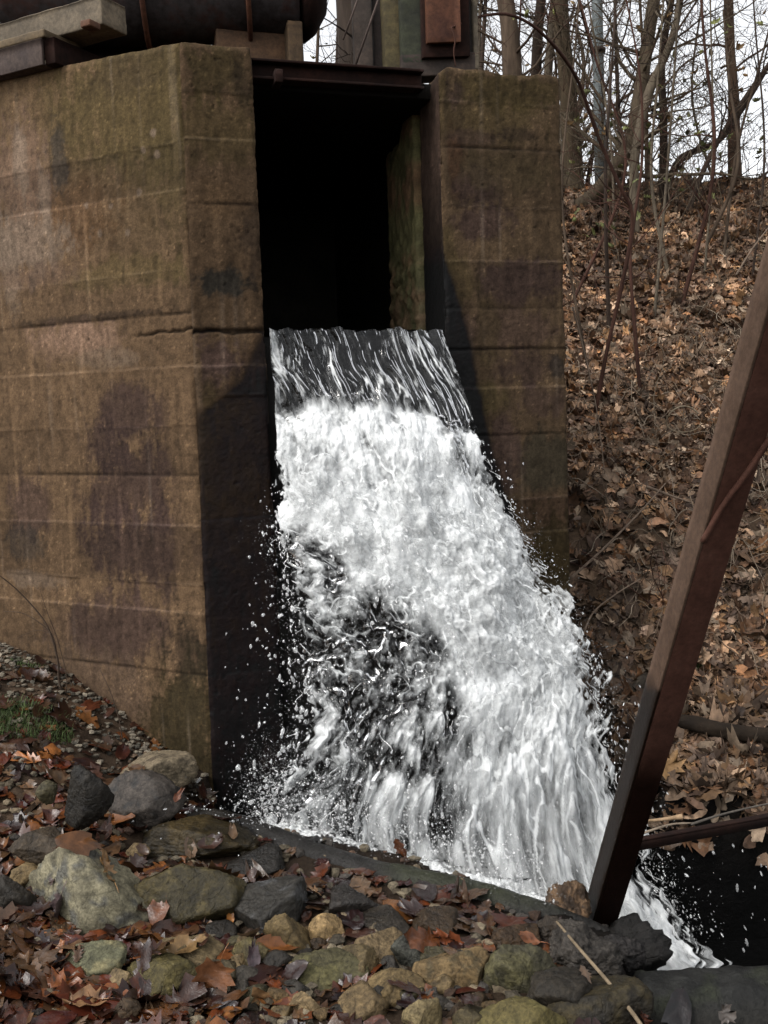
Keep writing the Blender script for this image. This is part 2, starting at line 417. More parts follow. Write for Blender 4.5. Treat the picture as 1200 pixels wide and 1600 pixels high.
L = 'l'; D = 'd'
left_blobs = [
 (150, 200, 260, 150, OLIVE * 1.5, .45), (230, 330, 120, 150, np.array([.17,.12,.065]), .6), 
    (200, 170, 150, 110, OLIVE * 1.5, .8), (100, 330, 90, 70, np.array([.21, .12, .06]), .6), (40, 300, 45, 140, PINK * .9, .8), (50, 380, 60, 60, PALE * .85, .8), (30, 250, 12, 60, PALE * .9, .8), (70, 340, 10, 90, PALE * .9, .7), (15, 420, 14, 90, PALE * .8, .6),
    (215, 110, 90, 30, DARK * 1.4, .35), (90, 250, 14, 60, GREY * 1.2, .8), (270, 200, 30, 200, OLIVE * 1.15, .6),
    (110, 530, 75, 35, PINK * 1.15, .95), (160, 560, 60, 16, PALE * .8, .6), (60, 590, 110, 55, TAN * 1.15, .5), (240, 520, 60, 40, TAN * 1.1, .5),
    (190, 430, 110, 28, OLIVE * 1.6, .6), (60, 430, 70, 20, PINK * .7, .6), (130, 497, 130, 7, DARK * 1.6, .7),
    (205, 650, 55, 45, PURP * .8, .85), (165, 700, 40, 45, PURP * .9, .8), (200, 760, 75, 80, PURP * .75, .85), (215, 850, 90, 70, PURP * .85, .85), (50, 790, 32, 60, PURP * 1.0, .7),
    (175, 980, 100, 60, PURP * 1.0, .8), (50, 850, 30, 25, GREY * 1.1, .6), (110, 645, 14, 90, TAN * 1.3, .6), (90, 800, 12, 120, TAN * 1.2, .6), (95, 950, 14, 90, TAN * 1.2, .6),
    (280, 640, 22, 90, TAN * 1.1, .6), (290, 850, 18, 120, TAN * .95, .6), (60, 905, 60, 14, PALE * .7, .6), (120, 1080, 170, 60, np.array([.25, .175, .12]), .8),
    (290, 1130, 70, 110, OLIVE * .75, .9), (290, 1020, 30, 50, DARK * 1.5, .75), (245, 1195, 130, 45, OLIVE * .8, .7),
    (300, 1200, 40, 200, np.array([.07, .058, .03]), .55),
]
for (x_, y_) in [(238, 207), (222, 233), (134, 321), (155, 365), (198, 364), (242, 240), (172, 322), (105, 390), (215, 300)]:
    left_blobs.append((x_, y_, 4, 6, PALE * .8, .8))
left_lines = [(295, 218, .001, L), (295, 292, .002, L), (298, 418, .0015, L), (290, 488, -.004, D), (300, 571, .002, L), (300, 665, .001, L), (300, 742, -.004, D), (300, 822, .001, L), (315, 914, .004, L), (200, 950, .001, L), (325, 1056, -.004, D)]
front_blobs = [(340, 110, 70, 60, OLIVE * 1.1, .8), (345, 200, 70, 60, OLIVE * 1.25, .6), (375, 130, 20, 40, DARK * 1.3, .5), (345, 440, 42, 22, np.array([.04, .042, .036]), .9), (395, 370, 22, 60, DARK * 1.6, .7), (350, 570, 45, 40, PURP * 1.15, .85),
               (340, 310, 50, 40, np.array([.2, .13, .07]), .6), (340, 500, 45, 12, TAN * .7, .6), (330, 650, 12, 60, OLIVE, .6)]
front_lines = [(330, 145, .002, L), (330, 217, .0025, L), (330, 318, -.002, D), (330, 516, -.007, D), (330, 572, .0005, L), (340, 619, .0015, L), (340, 812, -.002, D), (360, 1053, -.002, D)]
right_blobs = [(780, 140, 130, 32, OLIVE * 1.15, .85), (710, 170, 18, 60, PURP * .75, .8), (710, 250, 14, 60, RED * .8, .45), (760, 185, 110, 40, OLIVE * 1.2, .6), (740, 215, 40, 14, PURP * .7, .6), (815, 210, 35, 12, DARK * 1.4, .7),
               (750, 290, 45, 26, PURP * 1.0, .8), (800, 270, 80, 35, np.array([.15, .115, .06]), .6), (755, 350, 60, 30, PURP * .9, .85), (800, 440, 70, 35, PURP * .85, .85), (720, 440, 28, 40, np.array([.16, .12, .055]), .7), (700, 385, 20, 40, OLIVE * 1.3, .6),
               (780, 515, 90, 34, np.array([.15, .10, .075]), .8), (830, 575, 60, 30, PURP * .9, .7), (870, 575, 18, 25, GREY * .7, .7), (750, 625, 45, 25, np.array([.15, .12, .05]), .7), (850, 625, 45, 28, PURP * 1.05, .6), (850, 720, 50, 50, np.array([.075, .068, .045]), .8),
               (790, 710, 28, 60, PURP * 1.2, .7), (860, 800, 60, 28, np.array([.14, .085, .055]), .6), (870, 900, 60, 90, OLIVE * .6, .9), (760, 520, 20, 60, OLIVE, .5)]
right_lines = [(700, 158, .003, L), (700, 229, -.005, D), (700, 322, .002, L), (700, 408, .0025, L), (705, 482, -.003, D), (735, 546, -.004, D), (745, 607, .002, L), (770, 680, -.005, D), (850, 778, .002, L), (860, 830, .0015, L)]

E0t, E0b = E1t + dL * 2.7, E1b + dL * 2.7
E3t, E3b = E2t + dB * 2.8, E2b + dB * 2.8
E4t = E0t + dB * 1.4
orgL = (E1t + E1b) / 2; orgF = orgL
fL = stain_face(orgL, dL, nL, left_blobs, left_lines, TAN, 3.1)
fF = stain_face(orgF, dF, nF, front_blobs, front_lines, TAN * .72, 8.7)
fR = stain_face(orgF, dF, nF, right_blobs, right_lines, np.array([.165, .115, .068]), 14.3)
fI = stain_face(orgF, dB, dF, [], [(690, 160, .003, L), (690, 320, .003, L)], np.array([.09, .06, .045]), 21.9)

# wet edges (splash line) measured on the faces
def face_sz(px, py, org, d, n):
    h = hit_plane(px, py, org, n); return (h - org).dot(d), h.z
wl = np.array([face_sz(x, y, orgF, dF, nF) for x, y in [(425, 440), (410, 490), (385, 545), (365, 590), (335, 622), (300, 650), (300, 1400)]])
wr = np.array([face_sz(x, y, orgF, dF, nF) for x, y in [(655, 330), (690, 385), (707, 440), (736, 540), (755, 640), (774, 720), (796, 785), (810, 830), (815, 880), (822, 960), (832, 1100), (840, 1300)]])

def feat_left(face, s, z, X):
    d0, c0, n1, n2, n3, sL, _ = fL(X); d1, c1, m1, m2, m3, sF, _ = fF(X)
    f1 = (face == 1)
    disp = np.where(f1, d1, d0); col = np.where(f1[..., None], c1, c0)
    # long cracks
    zc = face_sz(330, 517, orgF, dF, nF)[1]
    cz = zc + 0.012 * perlin(sF * 9, 2.2, 0) + 0.008 * perlin(sF * 30, 2.2, 0) - 0.02 * np.clip(sF, 0, 1)
    ck = np.exp(-((z - cz) / (0.006 + 0.006 * np.clip(perlin(sF * 22, 5, 1), 0, 1))) ** 2) * f1 * 1.0
    cz2 = zc + 0.012 + 0.014 * perlin(sL * 8, 7.2, 0) + 0.008 * perlin(sL * 35, 2.2, 3) - 0.06 * sL
    ck2 = np.exp(-((z - cz2) / 0.0055) ** 2) * (~f1) * (1 - sst(0.26, 0.36, sL))
    zl = face_sz(300, 740, orgL, dL, nL)[1]
    k = np.clip(ck + ck2, 0, 1); disp = disp - 0.012 * k; col = col * (1 - 0.85 * k[..., None])
    # splash-wet concrete on the front, darker
    edge = np.interp(z, wl[::-1, 1], wl[::-1, 0]) + 0.02 * m1 + 0.01 * m2
    w = sst(-0.02, 0.055, sF - edge + .012 * m2 + .008 * m3) * f1
    w2 = sst(0.02, -0.10, sL - 0.02 + 0.04 * n1) * (~f1) * sst(0.9, 0.3, z) * 0.35
    wl2 = sst(0.45, 0.10, z + 0.06 * n1 - 0.25 * sL) * (~f1) * 0.55
    w2 = np.maximum(w2, wl2 * 0)
    wet = np.clip(w + w2, 0, 1)
    col = col * (1 - 0.84 * wet[..., None] * (1 + .12 * m1[..., None])) * (1 - wet[..., None] * np.array([0, .10, .22]))
    col = col * (1 - .45 * (wet * sst(.9, .1, z))[..., None])
    hid = (face >= 2)
    col = np.where(hid[..., None], col * 0.35, col); wet = np.where(hid, 0.6, wet)
    return disp, col, wet * 0.75
_h = hit_plane(2, 122, orgL, nL); SLT = (_h.z - ZT) / (_h - orgL).dot(dL)
def ztop_left(x, y):
    s = (x - orgL.x) * dL.x + (y - orgL.y) * dL.y
    return ZT + SLT * np.clip(s, -0.3, 3) + 0.006 * fbm(x * 5, y * 5, 2, 3)

def feat_right(face, s, z, X):
    d0, c0, n1, n2, n3, sF, _ = fR(X); d1, c1, m1, m2, m3, sB, _ = fI(X)
    f0 = (face == 0)
    disp = np.where(f0, d0, d1); col = np.where(f0[..., None], c0, c1)
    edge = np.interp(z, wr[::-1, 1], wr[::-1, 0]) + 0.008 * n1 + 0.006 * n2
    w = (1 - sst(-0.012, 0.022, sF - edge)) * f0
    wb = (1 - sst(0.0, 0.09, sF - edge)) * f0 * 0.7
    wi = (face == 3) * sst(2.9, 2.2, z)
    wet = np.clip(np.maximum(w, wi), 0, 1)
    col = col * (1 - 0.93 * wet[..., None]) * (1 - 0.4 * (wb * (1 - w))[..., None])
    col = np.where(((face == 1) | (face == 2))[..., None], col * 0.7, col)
    return disp, col, wet * 0.75
def ztop_right(x, y):
    s = (x - R1t.x) * dF.x + (y - R1t.y) * dF.y; b = (x - R1t.x) * dB.x + (y - R1t.y) * dB.y
    return ZTR + 0.012 * sst(0.25, 0.0, s) - 0.03 * sst(0.06, 0.0, s) + 0.012 * fbm(x * 7, y * 7, 2, 4)

sluice = empty('concrete_sluice', 'weathered board-marked concrete sluice with two tall piers and a dark opening pouring out white water', 'sluice')
DB1 = 0.30       # first step of the right inner wall
pier_l = pier_mesh('pier', [E0b, E1b, E2b, E3b, E0b + dB * 1.6], [E0t, E1t, E2t, E3t, E0t + dB * 1.6], -0.9, ztop_left, [.0068, .0068, .05, .06, .06], feat_left, M['concrete'], sluice)
pier_l['label'] = 'broad tan pier with pale spots, purple stains and a crack across its corner'
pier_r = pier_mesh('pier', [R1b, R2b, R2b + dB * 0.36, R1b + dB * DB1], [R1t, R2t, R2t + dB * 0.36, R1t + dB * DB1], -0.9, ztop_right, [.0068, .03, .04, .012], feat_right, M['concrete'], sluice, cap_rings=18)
pier_r['label'] = 'narrower brown pier with dark wet edge beside the falling water'

# mossy column behind a dark slot, its head broken down in steps
def feat_col(face, s, z, X):
    d, c, n1, n2, n3, sB, _ = fI(X)
    g = sst(0.9, 2.7, z)[..., None]
    mossy = np.array([.085, .078, .036]); brown = np.array([.095, .058, .032]); grey = np.array([.040, .040, .028])
    k = sst(-0.2, 0.5, n1 + n2 * 0.5)[..., None]
    col = (mossy * (1 - k) + brown * k) * g + grey * (1 - g)
    col = col * (1 + 0.5 * n2 + 0.3 * n3)[..., None]
    rough = sst(2.75, 2.2, z)
    disp = 0.008 * n1 + 0.006 * n2 + (0.004 + 0.014 * rough) * fbm(X[..., 0] * 26, X[..., 1] * 26, X[..., 2] * 26, 4)
    return disp, np.clip(col, .004, 1), sst(2.8, 2.2, z) * 0.6
cb0 = R1t + dB * (DB1 + 0.05); 
def ztop_col(x, y):
    b = (x - R1t.x) * dB.x + (y - R1t.y) * dB.y
    return ZTR + 0.03 - 0.0 * b - 0.10 * sst(0.36, 0.46, b) - 0.10 * sst(0.50, 0.60, b) + 0.012 * fbm(x * 16, y * 16, 2, 3)
off = dF * 0.012
cbt = [cb0 - off, cb0 + dF * 0.11, cb0 + dF * 0.11 + dB * 0.48, cb0 - off + dB * 0.48]
cbb = [p + (R1b - R1t) for p in cbt]
colm = pier_mesh('slot_column', cbb, cbt, -0.9, ztop_col, [.03, .03, .05, .012], feat_col, M['concrete'], sluice, cap_rings=20)
colm['label'] = 'mossy green concrete column behind the narrow slot'
# channel side, floor, spill face, back and deck: dark wet concrete
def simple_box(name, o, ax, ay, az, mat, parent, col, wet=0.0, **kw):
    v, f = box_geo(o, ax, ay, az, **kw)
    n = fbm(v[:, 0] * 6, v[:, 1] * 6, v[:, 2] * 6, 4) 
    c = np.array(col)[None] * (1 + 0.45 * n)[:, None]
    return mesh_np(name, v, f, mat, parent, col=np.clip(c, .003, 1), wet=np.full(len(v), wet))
up = Vector((0, 0, 1))
w0 = R1t + dB * 0.85
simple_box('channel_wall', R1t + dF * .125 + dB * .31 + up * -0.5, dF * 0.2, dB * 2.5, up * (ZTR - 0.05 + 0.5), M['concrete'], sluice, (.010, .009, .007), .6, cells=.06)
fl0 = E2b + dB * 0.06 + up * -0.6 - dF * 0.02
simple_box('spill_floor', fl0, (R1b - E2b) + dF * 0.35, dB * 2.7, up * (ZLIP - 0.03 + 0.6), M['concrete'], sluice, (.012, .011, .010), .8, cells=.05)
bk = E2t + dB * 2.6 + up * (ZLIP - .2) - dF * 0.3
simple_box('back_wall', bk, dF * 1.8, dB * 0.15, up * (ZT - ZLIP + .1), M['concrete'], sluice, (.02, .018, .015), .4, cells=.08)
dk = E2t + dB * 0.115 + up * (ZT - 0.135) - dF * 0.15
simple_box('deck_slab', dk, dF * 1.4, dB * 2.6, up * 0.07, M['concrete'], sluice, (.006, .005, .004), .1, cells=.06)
# steel lintel across the opening: web, flange and a stub bracket
def on_front(px, py, back=0.0):
    return hit_plane(px, py, E1t + dB * back, nF)
la = on_front(388, 120, .05); lb = on_front(655, 142, .05)
lt = on_front(395, 93, .05); h_l = lt.z - on_front(395, 122, .05).z
b_ = Bag()
lz = on_front(395, 92, .05).z; lx = (lb - la); lx.z = 0
for (zz, hh, dd, o_) in ((lz - 0.012, 0.012, 0.10, -0.02), (lz - 0.075, 0.068, 0.012, 0.02), (lz - 0.085, 0.012, 0.075, -0.018)):
    v, f = box_geo(xy(la) + dB * o_ - dF * .03 + up * zz, xy(lx) + dF * .05, dB * dd, up * hh, bev=.003, rough=.0015, cells=.02); b_.add(v, f)
v, f = box_geo(xy(on_front(430, 120, .0)) + up * (lz - 0.105), dF * 0.035, dB * 0.1, up * 0.055, bev=.004); b_.add(v, f)
li = b_.build('steel_lintel', M['rust_dark'], sluice)

# ------------------------------------------------------------ timbers, pipe and gate on top
dPL = Vector((-dL.y, dL.x, 0)); dPL = -dPL if dPL.y < 0 else dPL     # perpendicular to the left face, going back
def wood_box(name, o, ax, ay, az, base, label, cat, group=None, parent=None, **kw):
    v, f = box_geo(o, ax, ay, az, rough=0.003, **kw)
    a = np.array(ax) / np.linalg.norm(ax); b2 = np.array(ay) / np.linalg.norm(ay)
    s, u, z = v @ a, v @ b2, v[:, 2]
    g = fbm(s * 3, u * 45, z * 45, 4); g2 = perlin(s * 1.2, u * 90, z * 90); bl = fbm(s * 5, u * 5, z * 5, 3)
    c = np.array(base)[None] * (1 + 0.45 * g + 0.25 * g2 + 0.3 * bl)[:, None]
    v = v + 0
    ob = mesh_np(name, v, f, M['wood'], parent, col=np.clip(c, .004, 1), wet=np.zeros(len(v)))
    if label: tag(ob, label, cat, group)
    return ob
kst = hit_plane(80, 106, orgL + dL * .0, nL) + nL * 0.05; kst.z = max(kst.z, ztop_left(kst.x, kst.y).item() + .002)
zc_ = kst.z
st = Bag(); hh = 0.115
v, f = box_geo(xy(kst) + up * zc_, dL * 2.2, dPL * 0.016, up * hh, bev=.003, rough=.001, cells=.03); st.add(v, f)
v, f = box_geo(xy(kst) + up * (zc_ + hh - .012) + dPL * .018, dL * 2.2, dPL * 0.12, up * 0.012, bev=.003, cells=.03); st.add(v, f)
v, f = box_geo(xy(kst) + up * (zc_) + dPL * .018, dL * 2.2, dPL * 0.12, up * 0.012, bev=.003, cells=.03); st.add(v, f)
o = st.build('steel_channel', M['steel_grey']); tag(o, 'dull purplish steel channel lying along the top edge of the broad pier', 'steel beam')
st = Bag()
v, f = box_geo(xy(kst) + up * (zc_) + dPL * .012 - dL * .065, dL * .06, dPL * 0.95, up * (hh * .97), bev=.003, rough=.001, cells=.03); st.add(v, f)
o = st.build('steel_beam', M['rust_dark']); tag(o, 'dark rusty beam running back from the end of the purplish steel channel', 'steel beam')
k2 = xy(hit_plane(88, 60, kst, nL)) + nL * .0
z2 = zc_ + hh + .001
wood_box('thin_plank', xy(kst) - dL * .02 + up * z2 + dPL * .0, dL * 2.3, dPL * 0.22, up * 0.035, (.09, .062, .032), 'thin tan plank resting on the steel channel under a thick beam', 'plank')
z3 = z2 + .036
wood_box('squared_timber', xy(kst) - dL * .27 + up * z3 + dPL * .10, dL * 2.3, dPL * 0.16, up * 0.125, (.10, .078, .052), 'thick weathered grey-brown timber beam with a sawn end above the broad pier', 'timber')
wood_box('wood_block', xy(kst) - dL * .27 + up * (z3 - .032) + dPL * .02, dL * .055, dPL * 0.07, up * 0.030, (.08, .035, .018), 'small reddish wood block under the end of the thick timber', 'wood block')
# rusty pipe
pp = empty('rusty_pipe', 'large dark rusty pipe with worn grey paint lying above the piers', 'pipe')
pa, pb = P(120, -70, 5.0), P(480, -16, 5.05)
pa = Vector(P(60, 2, 5.0)); pb = Vector(P(500, -40, 5.2)); ax = (pb - pa); ax.z *= .4
pr = 0.225
cen = P(330, -8, 5.05)
axn = Vector((ax.x, ax.y, ax.z)).normalized()
pts = [cen + axn * t for t in np.linspace(-1.0, .42, 40)]
b_ = Bag(); b_.tube(pts, pr, 48); b_.build('pipe_body', M['paint_worn'], pp)
for t in (-.34, .16):
    b_ = Bag(); b_.tube([cen + axn * (t + q) for q in (0, .004, .02, .024)], [pr + .035, pr + .045, pr + .045, pr + .035], 48); b_.build('flange', M['rust'], pp)
b_ = Bag(); b_.tube([cen + axn * (.43 + q) for q in (0, .02, .08, .14)], [pr - .03, pr + .01, pr - .03, pr - .12], 40); b_.build('end_cap', M['rust_dark'], pp)
# timber blocks under the pipe
kb = P(365, 96, 4.95)
wood_box('support_block', P(340, 98, 4.95) + up * -.05, dF * .40, dB * .2, up * .25, (.085, .045, .022), 'brown grained timber block under the right end of the rusty pipe', 'timber block')
wood_box('support_post', P(452, 100, 4.95) + up * -.05, dF * .075, dB * .12, up * .26, (.07, .042, .02), 'narrow upright timber post end beside the brown block under the pipe', 'timber post')
# valve wheel-ish dark gear under the pipe at left: bolt head row
_q = P(95, 100, 5.05); wood_box('dark_sleeper', Vector((_q.x, 5.0, ZT + .045)), dF * 1.22, dB * .2, up * .30, (.016, .011, .008), 'nearly black sleeper lying under the rusty pipe', 'timber')
# gate frame
gate = empty('sluice_gate', 'old gate frame of brown and mossy planks with a rusty steel panel above the opening', 'gate')
def gp(name, x0, x1, y0, y1, Y, th, base, mat='wood', lab=None):
    a = P(x0, y1, Y); b = P(x1, y1, Y); t = P(x0, y0, Y)
    ax_ = xy(b - a); az_ = up * (t.z - a.z)
    if mat == 'wood': o = wood_box(name, a, ax_, dB * th, az_, base, None, None, None, gate)
    else:
        v, f = box_geo(a, ax_, dB * th, az_, bev=.004, rough=.001, cells=.03); o = mesh_np(name, v, f, M[mat], gate)
    if lab: o['label'] = lab
    return o
gp('plank', 556, 584, -160, 108, 5.05, .05, (.04, .028, .021)); gp('plank', 585, 604, -160, 110, 5.09, .05, (.022, .015, .012))
gp('plank', 603, 627, -160, 112, 5.03, .07, (.06, .046, .018), lab='mossy yellow-brown plank')
gp('plank', 628, 662, -160, 100, 5.0, .04, (.020, .022, .011), lab='green mossy plank')
gp('steel_panel', 668, 721, -160, 67, 4.93, .03, (.1, .03, .015), 'rust', 'orange-brown rusty panel')
gp('panel_back', 661, 735, -160, 90, 4.97, .03, (.03, .015, .01), 'rust_dark')
gp('dark_post', 724, 741, -160, 96, 5.02, .08, (.02, .015, .012)); gp('edge_post', 741, 749, -160, 108, 5.0, .05, (.10, .08, .055), lab='thin pale edge post')
gp('sill', 628, 745, 84, 120, 5.0, .12, (.03, .02, .015))
b_ = Bag(); b_.tube([P(598, -20, 4.95), P(556, 100, 4.95)], .006, 6); b_.tube([P(566, -20, 4.96), P(536, 62, 4.96)], .005, 6); b_.build('brace_rod', M['steel_grey'], gate)
# ------------------------------------------------------------ terrain
C0 = G(388, 1288, 0.0); C1 = G(862, 1430, -0.06); C2 = G(1010, 1512, -0.1); C3 = G(1300, 1505, -0.1)
print('curb', C0, C1, C2, C3)
cx = np.array([C0.x - .4, C0.x, C1.x, C2.x, C3.x, 6]); cy = np.array([C0.y + .25, C0.y, C1.y, C2.y, C3.y, C3.y])
def pool_mask(x, y):
    n = 0.03 * perlin(x * 5, y * 5, 4)
    front = sst(0.0, 0.06, y - np.interp(x, cx, cy) - 0.02 + n * .3)
    lx = np.interp(y, [C0.y, E1b.y, E1b.y + 2], [C0.x - .05, E1b.x + .03, E1b.x + .03])
    left = sst(-0.05, 0.03, x - lx + n)
    led = sst(1.02, 1.14, x + n) * sst(3.78, 3.9, y + n)
    back = sst(4.72, 4.85, y + n * 1.5) * sst(.8, .9, x)
    return front * left * (1 - led) * (1 - back) * (1 - sst(5.2, 5.4, y))
def H0(x, y):
    x = np.asarray(x, float); y = np.asarray(y, float)
    h = 0.02 * fbm(x * 2.2, y * 2.2, 1.3, 4) + 0.015 * perlin(x * 6, y * 6, 3.3)
    h = h + 0.42 * sst(-0.75, -2.0, x) * sst(3.0, 4.5, y) + 0.12 * sst(-0.6, -1.6, x)
    h = h - 0.03 * sst(0.0, 0.8, x) * sst(4.0, 3.0, y)
    h = h - .42 * sst(.66, .80, x) * sst(2.88, 2.82, y) * sst(1.2, 1.6, y)
    # leaf bank rising behind and to the right
    s = sst(4.0, 4.6, y) * 0.15 + sst(4.55, 5.1, y) * 0.2
    r = np.clip(y - 4.75, 0, 5.4)
    crest = 0.65 * r
    far = 0.65 * 5.4 - 0.05 * np.clip(y - 10.15, 0, 60)
    hb = np.where(y < 10.15, crest, far)
    hb = hb + s * (y < 60)
    und = 0.09 * fbm(x * .8, y * .8, 7.7, 4) * sst(4.8, 6.5, y) + 0.03 * fbm(x * 3, y * 3, 2.7, 3) * sst(4.6, 5.5, y)
    side = sst(0.2, 0.95, x)
    lft = 0.55 * np.clip(y - 6.2, 0, 4.5)
    h = h + (hb + und) * side + (lft + und) * (1 - side)
    return h
def H(x, y):
    h = H0(x, y); p = pool_mask(x, y)
    return h * (1 - p) + (-0.85 + 0.05 * fbm(np.asarray(x) * 3, np.asarray(y) * 3, 0, 3)) * p
gx = np.unique(np.round(np.concatenate([np.linspace(-60, -6, 28), np.linspace(-6, -2.4, 40), np.arange(-2.4, 2.9, .02), np.linspace(2.9, 7, 45), np.linspace(7, 60, 28)]), 4))
gy = np.unique(np.round(np.concatenate([np.linspace(-30, 1.5, 20), np.arange(1.6, 5.6, .02), np.arange(5.6, 11, .05), np.linspace(11, 110, 50)]), 4))
GX, GY = np.meshgrid(gx, gy, indexing='ij'); GZ = H(GX, GY)
import bisect
_gxl, _gyl = list(gx), list(gy); _GZ = GZ.tolist()
def Hs(x, y):
    x, y = float(x), float(y)
    i = min(max(bisect.bisect_right(_gxl, x) - 1, 0), len(_gxl) - 2); j = min(max(bisect.bisect_right(_gyl, y) - 1, 0), len(_gyl) - 2)
    a = (x - _gxl[i]) / (_gxl[i + 1] - _gxl[i]); b = (y - _gyl[j]) / (_gyl[j + 1] - _gyl[j]); g = _GZ
    return (g[i][j] * (1 - a) + g[i + 1][j] * a) * (1 - b) + (g[i][j + 1] * (1 - a) + g[i + 1][j + 1] * a) * b
fine = 0.006 * fbm(GX * 18, GY * 18, 1, 3); GZ = GZ + fine
pm = pool_mask(GX, GY); _PM = pm.tolist()
def pms(x, y):
    global _GZ
    t = _GZ; _GZ = _PM; v = Hs(x, y); _GZ = t; return v
gn = fbm(GX * 5, GY * 5, 3, 4)
gc = np.array([.060, .040, .026]) * (1 + .5 * gn)[..., None]
gwet = sst(4.6, 4.0, GY) * sst(-2.5, -.6, GX)
gcu = np.exp(-(np.clip(np.interp(GX, cx, cy) - GY, 0, 9) / (.30 + .5 * (GX > .45))) ** 2) * (1 + .5 * (GX > .45)) * (GX > -.9) * (GY < 4.3); gc = gc * (1 - .6 * gwet)[..., None] * (1 - .55 * gcu)[..., None]; gc = gc * (1 - .95 * sst(0, .35, pm))[..., None]  # last factor paints the shade of the deep pit into the soil colour
ground = mesh_np('ground', np.stack([GX, GY, GZ], -1).reshape(-1, 3), gridf(len(gx), len(gy)), M['soil'], col=gc.reshape(-1, 3), wet=(gwet * .7).ravel())
tag(ground, kind='structure')

# ------------------------------------------------------------ rocks
def rock_geo(seed, sx, sy, sz, planes=10, sub=5, rough=.028, flat=1.0):
    import bmesh
    bm = bmesh.new(); bmesh.ops.create_icosphere(bm, subdivisions=sub, radius=1.0)
    v = np.array([q.co[:] for q in bm.verts]); f = np.array([[q.index for q in p.verts] for p in bm.faces]); bm.free()
    r = np.random.default_rng(seed); n = r.normal(size=(planes, 3)); n /= np.linalg.norm(n, axis=1)[:, None]
    d = r.uniform(.50, .86, planes)
    dots = v @ n.T; rad = np.where(dots > 1e-3, d[None] / np.maximum(dots, 1e-3), 9)
    k = 90.0; rr = -np.log(np.exp(-k * np.minimum(rad, 3)).sum(1) + math.exp(-k * 1.05)) / k
    rr = np.clip(rr, .3, 1.1)
    s = v * rr[:, None]
    a = fbm(s[:, 0] * 2.5 + seed, s[:, 1] * 2.5, s[:, 2] * 2.5, 3); b = fbm(s[:, 0] * 9 + seed, s[:, 1] * 9, s[:, 2] * 16, 4)
    ridge = -np.abs(perlin(s[:, 0] * 5 + seed, s[:, 1] * 5, s[:, 2] * 11))
    c4 = fbm(s[:, 0] * 22 + seed, s[:, 1] * 22, s[:, 2] * 30, 3)
    s = s * (1 + rough * 1.6 * a + rough * 1.5 * b + rough * 1.2 * ridge + rough * .5 * c4)[:, None]
    return s * np.array([sx, sy, sz]), f, a, b
rock_bvh_v, rock_bvh_f, _rk = [], [], 0
def rock(px, py, wpx, hpx, base, label, seed, wet=.3, moss=None, depth=.8, rot=0.0, sub=5, group=None, zb=0.0, planes=10, name='rock', spots=None, cat='rock'):
    """px,py = centre of the visible stone in the measured photo frame, resting at ground level"""
    g = G(px, py + hpx * .25, zb)
    zg = float(H0(g.x, g.y)); g = G(px, py + hpx * .25, zg + .008)
    sc = g.y / FPX; sx = wpx * sc * .56; sz = hpx * sc * .74; sy = sx * depth
    v, f, a, b = rock_geo(seed, sx * 1.12, sy, sz * 1.1, planes, sub)
    c, s_ = math.cos(rot), math.sin(rot)
    v = np.stack([v[:, 0] * c - v[:, 2] * s_ * 1.0, v[:, 1], v[:, 0] * s_ + v[:, 2] * c], -1)
    nz = v[:, 2] / max(sz, 1e-3)
    n3 = fbm(v[:, 0] * 30, v[:, 1] * 30, v[:, 2] * 30 + seed, 4); n1 = fbm(v[:, 0] * 9 + seed, v[:, 1] * 9, v[:, 2] * 9, 3)
    base = np.array(base) * np.array((.44, .40, .335)); col = base[None] * (1 + .35 * a + .35 * n3)[:, None]
    moss = None if moss is None else np.array(moss) * np.array((.46, .41, .36)); spots = None if spots is None else np.array(spots) * .5
    col = col * (1 - .50 * wet)
    if moss is not None:
        k = sst(-.1, .5, n1 + .4 * n3 + .5 * nz - .2)[:, None] * .85
        col = col * (1 - k) + np.array(moss)[None] * (1 + .4 * n3)[:, None] * k
    if spots is not None:
        k = sst(.15, .45, n1 * .7 - n3 * .5)[:, None] * .8
        col = col * (1 - k) + np.array(spots)[None] * k
    cr = sst(.12, .0, np.abs(perlin(v[:, 0] * 14 + seed, v[:, 1] * 14, v[:, 2] * 22))) * sst(0, .5, b)
    col = col * (1 - .45 * cr)[:, None]
    v = v + np.array([g.x, g.y, g.z])
    global _rk
    rock_bvh_v.append(v); rock_bvh_f.append(f + _rk); _rk += len(v)
    o = mesh_np(name, v - np.array(g), f, M['rock'], col=np.clip(col, .004, .8), wet=np.full(len(v), wet))
    o.location = g
    return tag(o, label, cat, group)
LICH = (.30, .29, .17); OLV = (.15, .135, .055); TANR = (.34, .25, .14); GRY = (.13, .13, .125); DRK = (.045, .042, .038); BRN = (.12, .085, .05); PALER = (.42, .33, .2)
